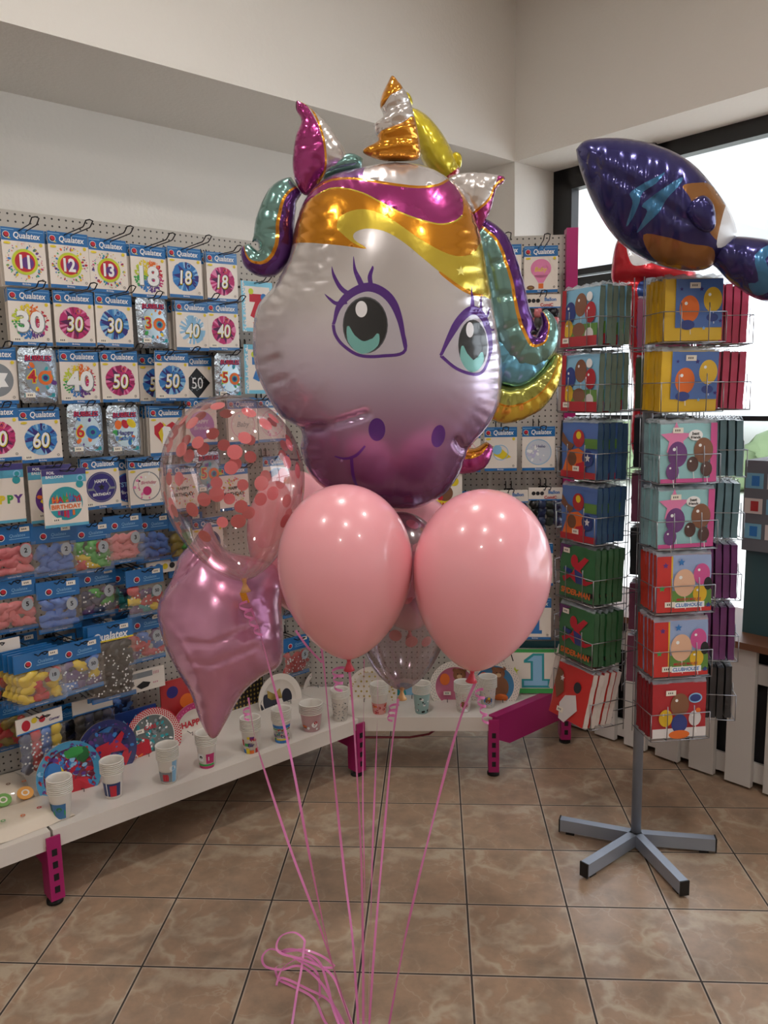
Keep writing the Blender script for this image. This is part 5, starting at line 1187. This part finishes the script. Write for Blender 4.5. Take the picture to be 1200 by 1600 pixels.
# ears
EL = smooth(full([(463, 153), (478, 160), (500, 178), (522, 205), (540, 235), (543, 256), (520, 264), (497, 285), (478, 303), (462, 285), (456, 252), (461, 210), (470, 185), (462, 168)]), 5)
part('ear', inflate(EL, .035, silver, [(full([(463, 153), (480, 163), (497, 195), (507, 230), (508, 262), (497, 285), (478, 303), (450, 285), (450, 240), (462, 200)]), fmag), (full(stroke([(470, 155), (486, 168), (500, 198), (508, 232), (508, 264), (495, 285)], [1.6]*6)), fgold)], [(full([(455, 230), (500, 225)]), .006, .1), (full([(455, 250), (500, 250)]), .006, .1)], .008, .2, 80, zoff=-.02), uni)
ER = smooth(full([(700, 282), (716, 268), (745, 265), (775, 268), (792, 272), (790, 282), (779, 292), (770, 325), (752, 360), (745, 352), (735, 330), (715, 310)]), 5)
part('ear', inflate(ER, .035, silver, [(full([(780, 272), (795, 270), (795, 285), (782, 295), (772, 330), (752, 364), (738, 335), (752, 322), (772, 300)]), fmag), (full(stroke([(790, 276), (774, 290), (764, 312), (738, 334)], [1.8]*4)), fgold)], [], .008, .2, 80, zoff=-.03), uni)
# horn: three swollen rings and a tip
HORN = smooth(full([(612, 125), (622, 136), (637, 158), (645, 185), (652, 215), (655, 248), (640, 256), (600, 256), (572, 247), (568, 238), (590, 225), (585, 212), (584, 200), (598, 188), (593, 172), (596, 155), (604, 138)]), 5)
part('horn', inflate(HORN, .05, silver, [(full([(590, 180), (590, 120), (640, 120), (626, 150), (608, 162), (595, 176)]), fgold), (full([(560, 258), (566, 232), (595, 214), (625, 204), (648, 188), (662, 215), (660, 262)]), fgold)], [(full([(585, 188), (645, 168)]), .010, .3), (full([(585, 212), (650, 195)]), .010, .3), (full([(585, 228), (655, 224)]), .010, .25)], .007, .25, 90, zoff=.03), uni, label='gold and silver banded horn')
# mane locks
lock('mane_lock', [(462, 285), (440, 305), (428, 345), (425, 380), (412, 402), (392, 402), (380, 380)], [14, 24, 30, 33, 30, 18, 6], fteal, -.03, .045, 6, label='purple and teal curl on the left', splits=[(.15, .32, fgold), (.32, 1, fpur)])
lock('mane_lock', [(490, 275), (520, 258), (548, 250), (566, 252)], [8, 12, 14, 8], fteal, -.03, .03, 2, label='teal tuft between ear and horn')
lock('mane_lock', [(742, 348), (772, 380), (792, 440), (803, 500), (828, 546), (858, 540), (868, 508), (858, 484)], [20, 32, 34, 38, 34, 22, 14, 5], fteal, -.06, .05, 8, label='long teal and purple curl on the right', splits=[(.2, .35, fgold), (.35, 1, fpur)])
lock('mane_lock', [(768, 500), (785, 550), (815, 578), (850, 560), (866, 530)], [16, 34, 32, 20, 8], faq, -.07, .045, 5, label='aqua curl under the teal one')
lock('mane_lock', [(768, 622), (800, 635), (840, 622), (868, 592), (886, 552)], [30, 33, 30, 22, 6], folive, -.08, .05, 8, label='olive and gold curl on the right', splits=[(-1, -.1, fgl), (-.1, .0, fgold)])
lock('mane_lock', [(702, 722), (730, 728), (756, 722), (774, 700)], [18, 22, 20, 7], fmag, -.08, .035, 4, label='magenta curl with gold edge below the cheek', splits=[(.3, 1, fgold)])

# ---- generic foil balloons behind
def simple_foil(name, label, plane_y, ctr, outline, depth, base, designs=(), creases=(), nrm=(0, 1, 0), g=.012, crinkle=.15, freq=60):
    P0 = hitY(*ctr, plane_y); n = (P0-CAM).normalized(); u = (RT-n*RT.dot(n)).normalized(); Fo = Foil(P0, u, (-n).cross(u))
    t = thing(name, label, 'balloon', Fo.matrix())
    o = smooth(Fo.pts(outline), 5)
    part('foil', inflate(o, depth, base, [(Fo.pts(smooth(p, 4)) if len(p) > 2 else p, m) for p, m in designs], [(Fo.pts(l), w, s) for l, w, s in creases], g, crinkle, freq), t)
    return t, Fo
fy2 = foilm('lemon', (215, 195, 45), .25, .5, .1); fred = foilm('red', (185, 25, 40), .25, .55, .2); fnavy = foilm('navy', (42, 38, 100), .22, .5, .04); ftan = foilm('tan', (150, 100, 50), .25, .5, .1); fsky = foilm('steel_blue', (60, 120, 165), .25, .5, .1); fwt = M('print_soft_white', (215, 215, 220), .3, coat=.4)
t, Fo = simple_foil('foil_balloon', 'plain yellow foil balloon with a red collar behind the unicorn horn', 2.25, (670, 215), [(640, 165), (655, 172), (672, 185), (690, 207), (706, 235), (717, 258), (716, 272), (700, 284), (682, 280), (665, 262), (650, 230), (638, 195), (630, 160), (634, 150)], .09, fy2, [([(690, 284), (705, 268), (720, 262), (722, 290)], fred)], [], (.15, 1, 0))
m = inflate(smooth(Fo.pts([(628, 150), (634, 143), (642, 150), (645, 164), (634, 168)]), 4), .02, fy2, g=.006); part('ear', m, t)
m = inflate(smooth(Fo.pts([(708, 240), (716, 238), (722, 246), (720, 262), (710, 262)]), 4), .02, fy2, g=.006); part('ear', m, t)
# dark blue balloon above the rack
t, Fo = simple_foil('foil_balloon', 'large dark blue foil balloon with tan patches and blue stripes above the rack', 2.35, (1025, 320), [(902, 231), (920, 218), (975, 216), (1030, 228), (1075, 250), (1110, 285), (1138, 325), (1150, 355), (1148, 372), (1120, 410), (1090, 424), (1040, 418), (1000, 402), (960, 370), (928, 320), (908, 270), (901, 240)], .13, fnavy,
    [([(1065, 292), (1085, 287), (1110, 290), (1135, 325), (1150, 360), (1120, 375), (1098, 350), (1085, 330), (1075, 308)], ftan), ([(1006, 365), (1040, 368), (1075, 378), (1110, 385), (1112, 410), (1085, 422), (1045, 416), (1018, 398)], ftan),
     ([(980, 352), (990, 318), (988, 300), (1030, 276), (1038, 272), (1025, 288), (1005, 302), (1000, 318), (990, 340)], fsky), ([(996, 362), (1012, 330), (1006, 318), (1060, 280), (1062, 288), (1042, 310), (1030, 330), (1015, 345)], fsky),
     ([(1122, 350), (1135, 320), (1150, 352), (1148, 372), (1118, 385)], fwt)],
    [([(905, 235), (950, 270), (1000, 295), (1070, 345)], .010, .10)]+[([(910+q*30, 222+q*2), (895+q*30, 300+q*22)], .012, .10) for q in range(1, 6)], (-.35, 1, .0), g=.012, crinkle=.06, freq=30)
part('limb', inflate(smooth(Fo.pts([(1108, 360), (1135, 368), (1170, 370), (1215, 378), (1250, 400), (1240, 470), (1190, 470), (1150, 448), (1120, 420), (1098, 396)]), 5), .09, fnavy, [(Fo.pts(smooth([(1175, 395), (1215, 375), (1215, 388), (1190, 402), (1205, 440), (1180, 460), (1165, 440), (1180, 435)], 3)), fsky)], [(Fo.pts([(1140, 368), (1150, 440)]), .01, .15)], .013, .2, 40), t, label='navy side lobe with a blue zigzag')
part('ear', inflate(smooth(Fo.pts([(1080, 312), (1098, 306), (1112, 322), (1114, 352), (1100, 362), (1080, 352), (1068, 330)]), 5), .035, fnavy, [], [], .008, .2, 80, zoff=.11), t)
# red balloon hanging behind the rack
t, Fo = simple_foil('foil_balloon', 'tall red foil balloon with blue panels hanging behind the napkin rack', 3.35, (1010, 520), [(965, 375), (990, 372), (1060, 395), (1085, 420), (1085, 450), (1050, 470), (1035, 520), (1025, 560), (1018, 640), (1010, 690), (1000, 730), (985, 690), (990, 620), (985, 560), (975, 500), (960, 450), (955, 425)], .10, fred,
    [([(1000, 442), (1035, 440), (1035, 470), (1000, 468)], foilm('royal', (40, 70, 130), .3, .5, .1)), ([(998, 480), (1015, 478), (1012, 540), (996, 535)], foilm('royal', (40, 70, 130))), ([(980, 385), (1000, 405), (1020, 412), (995, 418), (985, 410)], fwt)], [([(965, 440), (1080, 445)], .02, .3)], (0, 1, 0))
# ---- lilac star
sl = foilm('rose_lilac', (200, 140, 172), .24, .6, .06)
STO = [(325, 816), (336, 835), (352, 858), (385, 868), (425, 880), (441, 905), (440, 950), (443, 1000), (438, 1038), (405, 1060), (378, 1085), (352, 1130), (338, 1152), (326, 1150), (312, 1125), (298, 1085), (275, 1045), (258, 1010), (246, 965), (250, 935), (268, 905), (280, 870), (298, 850)]
t, Fo = simple_foil('star_balloon', 'rose lilac foil star balloon at the lower left of the bunch', 2.06, (340, 980), STO, .16, sl, [],
    [([(250, 938), (285, 903), (320, 868)], .007, .24), ([(255, 968), (285, 1000), (305, 1040), (325, 1100), (332, 1145)], .007, -.06), ([(262, 1000), (330, 1006), (400, 975)], .005, .04), ([(275, 1030), (330, 1036), (396, 1010)], .005, .04)]+[([(285+q*2.6, 1044+q*9), (310+q*2, 1046+q*9)], .0035, .045) for q in range(9)]+[([(375, 955+q*7), (412, 940+q*7)], .0035, .04) for q in range(7)], (.25, 1, 0), g=.009, crinkle=.06, freq=35)
part('tail', MB().box((-.008, -.03, -.001), (.008, .0, .001), fgold), t, Fo.matrix().inverted() @ frY(hitY(379, 925, 1.90), 0, 0, .3), label='small gold filling tail')

# ------------------------------------------------------------------ latex balloons
pinkm = M('pink_latex', (244, 168, 178), .25, coat=.5, sss=.1); pinkd = M('pink_latex_knot', (205, 60, 80), .35)
def balloon_prof(W_, Hh, n=40):
    """radius profile from the knot (0) to the crown (Hh)"""
    out = []
    for k in range(n+1):
        t = k/n; u = .5-.5*math.cos(math.pi*t)
        # egg: widest at 58 percent of the height, narrowing to the neck
        z = u; w = .56
        if z < w: r = (1-(1-z/w)**1.92)**.66
        else: r = math.sqrt(max(0, 1-((z-w)/(1-w))**2))
        out.append((max(r*W_/2, .004 if z < .02 else .0), z*Hh))
    out[-1] = (0, Hh); return out
def latex_balloon(label, depth, knot, crown, wpx, mat, knotm, name='latex_balloon', grp=None, lean=0.):
    A = hitY(*knot, depth); B = hitY(*crown, depth+lean); ax = B-A; Hh = ax.length
    c = (A+B)/2; k = 1246.2/((c-CAM).dot(FW)); Wm = wpx/k
    ax.normalize(); X_ = ax.cross(YV).normalized() * 1; Y_ = ax.cross(X_)
    t = thing(name, label, 'balloon', Matrix(((X_.x, Y_.x, ax.x, A.x), (X_.y, Y_.y, ax.y, A.y), (X_.z, Y_.z, ax.z, A.z), (0, 0, 0, 1))), grp)
    part('bulb', MB().lathe(balloon_prof(Wm, Hh), mat, 56), t)
    kn = MB().lathe([(.004, .006), (.006, .002), (.0045, -.003), (.004, -.006), (.008, -.016), (.0125, -.024), (.0118, -.0245), (.003, -.008)], knotm, 20); part('knot', kn, t)
    return t, Wm, Hh
latex_balloon('glossy pink latex balloon in front of the bunch, left of the two', 1.62, (545, 1030), (535, 757), 210, pinkm, pinkd)
latex_balloon('glossy pink latex balloon in front of the bunch, right of the two', 1.62, (738, 1048), (765, 765), 215, pinkm, pinkd)
latex_balloon('pink latex balloon mostly behind the confetti balloon on the left', 2.25, (470, 960), (455, 735), 150, pinkm, pinkd)
latex_balloon('pink latex balloon at the back, showing between the two front ones', 2.15, (640, 985), (636, 768), 170, pinkm, pinkd)
cl1 = film('clear_latex', (247, 236, 236), .05, .04); confm = M('confetti_pink', (228, 125, 130), .6)
cl2 = film('misty_latex', (215, 205, 215), .10, .12)
def confetti_balloon(label, depth, knot, crown, wpx, mat, nd, seed):
    t, Wm, Hh = latex_balloon(label, depth, knot, crown, wpx, mat, M('amber_knot', (215, 165, 110), .4), 'confetti_balloon')
    random.seed(seed); prof = balloon_prof(Wm*.992, Hh*.996, 120); m = MB()
    spots = []
    def R_(z):
        for (r0, z0), (r1, z1) in zip(prof, prof[1:]):
            if z0 <= z <= z1: return r0+(r1-r0)*(z-z0)/max(1e-9, z1-z0)
        return 0
    tries = 0
    while len(spots) < nd and tries < 6000:
        tries += 1; z = Hh*(.28+.70*random.random()); a = random.random()*6.283; r = R_(z)
        if random.random() > (r/(Wm/2))**.5: continue
        p = Vector((r*math.cos(a), r*math.sin(a), z))
        if any((p-q).length < .030 for q, _ in spots): continue
        dz = .002; slope = (R_(z+dz)-R_(z-dz))/(2*dz); nrm = Vector((math.cos(a), math.sin(a), -slope)).normalized(); spots.append((p, nrm))
    for p, nrm in spots:
        u = nrm.cross(Vector((0, 0, 1))).normalized(); v = nrm.cross(u); s = random.choice((.0140, .0150, .0160))
        q = p-nrm*.0035
        m.add([q]+[q+u*s*math.cos(w)+v*s*math.sin(w)-nrm*(s*s*4) for w in [2*math.pi*k/16 for k in range(16)]], [(0, 1+k, 1+(k+1) % 16) for k in range(16)], confm, True)
    o = part('confetti', m, t, label='round pink paper confetti inside'); o['kind'] = 'stuff'
    return t
confetti_balloon('clear balloon full of pink confetti at the upper left of the bunch', 1.74, (382, 908), (350, 617), 222, cl1, 64, 3)
confetti_balloon('misty clear balloon with pink confetti low between the front pink balloons', 1.90, (628, 1078), (625, 800), 165, cl2, 34, 9)

# ------------------------------------------------------------------ curling ribbons
rib = M('pink_ribbon', (225, 130, 190), .3, coat=.3)
def ribbon(pts, label, w=.006, tw=2.5, phase=0., depth=1.72, name='curling_ribbon', zend=None):
    P = [hitY(p[0], p[1], p[2] if len(p) > 2 else depth) for p in pts]
    if zend is not None: P[-1].z = zend
    q = smooth([tuple(p) for p in P], 14, False); m = MB(); v = []; f = []
    acc = 0
    for i, p in enumerate(q):
        p = Vector(p); t = (Vector(q[min(i+1, len(q)-1)])-Vector(q[max(i-1, 0)])).normalized()
        a = t.cross(Vector((0, 1, 0))); a = a.normalized() if a.length > 1e-3 else Vector((1, 0, 0)); b = t.cross(a)
        th = phase+.8*math.sin(tw*math.pi*i/len(q)); s = a*math.cos(th)+b*math.sin(th); v += [p-s*w/2, p+s*w/2]
    for i in range(len(q)-1): f.append((2*i, 2*i+1, 2*i+3, 2*i+2))
    m.add(v, f, rib, True); return thing(name, label, 'ribbon', None, None, m)
R_END = (565, 1640)
ribbon([(388, 1090, 1.85), (398, 1150, 1.84), (412, 1200, 1.82), (455, 1330, 1.79), (500, 1450, 1.76), (540, 1570, 1.73), (563, 1640, 1.73)], 'pink ribbon from the star balloon, leftmost of the strings', tw=3, phase=.3)
ribbon([(392, 950, 1.72), (405, 985, 1.72), (425, 1060, 1.72), (443, 1130, 1.72), (462, 1220, 1.72), (490, 1370, 1.72), (523, 1520, 1.72), (565, 1645, 1.72)], 'pink ribbon from the left confetti balloon', tw=3, phase=.1)
ribbon([(462, 985, 1.95), (480, 1010, 1.93), (503, 1035, 1.9)], 'short pink ribbon slanting behind the left front balloon', .007, 0, .3)
ribbon([(502, 1010, 1.86), (508, 1060, 1.85), (517, 1160, 1.82), (530, 1290, 1.8), (540, 1380, 1.78), (552, 1480, 1.75), (562, 1640, 1.73)], 'pink ribbon passing left of the front balloon knot', .006, 2, .1)
ribbon([(545, 1040, 1.62), (550, 1090, 1.63), (556, 1180, 1.65), (564, 1330, 1.68), (567, 1470, 1.71), (568, 1642, 1.73)], 'wide pink ribbon from the left front balloon knot', .006, 1.2, .0)
ribbon([(569, 1030, 1.9), (568, 1120, 1.88), (567, 1250, 1.85), (570, 1400, 1.8), (572, 1642, 1.74)], 'thin straight pink ribbon right of the wide one', .0035, 3, .6)
ribbon([(590, 1000, 2.0), (590, 1100, 1.97), (587, 1200, 1.93), (582, 1330, 1.86), (578, 1500, 1.78), (573, 1642, 1.73)], 'pink ribbon from the rear pink balloon', .0048, 3, .9)
ribbon([(622, 1092, 1.88), (612, 1170, 1.86), (602, 1280, 1.82), (595, 1360, 1.8), (585, 1480, 1.77), (574, 1645, 1.73)], 'pink ribbon from the misty confetti balloon', .006, 2.4, .1)
ribbon([(742, 1068, 1.62), (722, 1115, 1.63), (700, 1190, 1.65), (672, 1300, 1.68), (650, 1390, 1.71), (628, 1490, 1.75), (600, 1645, 1.78)], 'pink ribbon from the right front balloon', .006, 3, .1)
# curls at the knots
random.seed(12)
def curl(px, py, dep, label, n=5, r=.012, length=.06, slant=(0, -1)):
    m = MB(); c = hitY(px, py, dep); v = []; f = []; N = n*14
    for i in range(N+1):
        a = 2*math.pi*i/14; rr = r*(1-.4*i/N); p = c+Vector((slant[0]*length*i/N+rr*math.cos(a), rr*math.sin(a), slant[1]*length*i/N)); v += [p, p+Vector((0, 0, -.006))]
    for i in range(N): f.append((2*i, 2*i+1, 2*i+3, 2*i+2))
    m.add(v, f, rib, True); thing('ribbon_curl', label, 'ribbon', None, None, m)
curl(378, 938, 1.70, 'curled pink ribbon tail under the left confetti balloon', 4, .012, .085, (.42, -.9))
curl(528, 1042, 1.64, 'pink ribbon tail curled beside the left front balloon knot', 3, .014, .05, (0, -1))
curl(616, 1100, 1.88, 'pink ribbon tail under the misty confetti balloon', 3, .012, .04, (-.3, -1))
curl(748, 1075, 1.62, 'pink ribbon tail hanging from the right front balloon knot', 4, .010, .075, (.2, -1))
curl(385, 1105, 1.86, 'pink ribbon tail under the star balloon', 2, .010, .03, (0, -1))
# the tangle on the floor: loops of ribbon
def floor_loop(pts, label, w=.0065):
    P = [hitZ(x, y, z) for x, y, z in pts]; q = smooth([tuple(p) for p in P], 12, False); m = MB(); v = []; f = []
    for i, p in enumerate(q):
        p = Vector(p); t = (Vector(q[min(i+1, len(q)-1)])-Vector(q[max(i-1, 0)])).normalized(); s = t.cross(Vector((0, 0, 1))); s = s.normalized() if s.length > 1e-3 else Vector((1, 0, 0))
        s = (s+Vector((0, 0, 1))*.5*math.sin(i*.04)).normalized(); v += [p-s*w/2, p+s*w/2]
    for i in range(len(q)-1): f.append((2*i, 2*i+1, 2*i+3, 2*i+2))
    m.add(v, f, rib, True); thing('curling_ribbon', label, 'ribbon', None, None, m)
L_ = [
 ([(565, 1645, .01), (535, 1560, .05), (515, 1520, .07), (475, 1500, .08), (440, 1490, .08), (432, 1478, .09), (440, 1462, .1), (460, 1457, .1), (476, 1470, .08), (470, 1485, .06), (455, 1487, .05)], 'topmost loop of the ribbon tangle on the floor'),
 ([(560, 1645, .01), (530, 1590, .04), (505, 1540, .05), (470, 1510, .05), (440, 1515, .04), (415, 1510, .03), (410, 1495, .03), (422, 1483, .04), (445, 1487, .05), (475, 1484, .06), (505, 1495, .05), (523, 1510, .05)], 'wide left loop of the ribbon tangle'),
 ([(555, 1640, .01), (520, 1570, .03), (480, 1545, .02), (440, 1528, .02), (432, 1540, .02), (440, 1515, .04), (460, 1500, .06), (480, 1495, .06), (500, 1510, .05), (520, 1512, .04)], 'middle loop of the ribbon tangle'),
 ([(476, 1472, .10), (474, 1490, .08), (470, 1520, .05), (464, 1550, .02), (458, 1590, .005), (455, 1610, .004)], 'ribbon end falling straight down from the tangle'),
 ([(550, 1645, .01), (510, 1600, .02), (490, 1560, .02), (455, 1540, .01), (436, 1530, .01), (431, 1512, .01), (445, 1505, .03)], 'low loop of the ribbon tangle nearest the camera'),
 ([(548, 1645, .01), (522, 1580, .06), (512, 1540, .07), (500, 1505, .08), (480, 1490, .08), (455, 1483, .07), (440, 1487, .05), (465, 1500, .03), (495, 1520, .02), (500, 1560, .02)], 'back loop of the ribbon tangle')]
for p, l in L_: floor_loop(p, l)
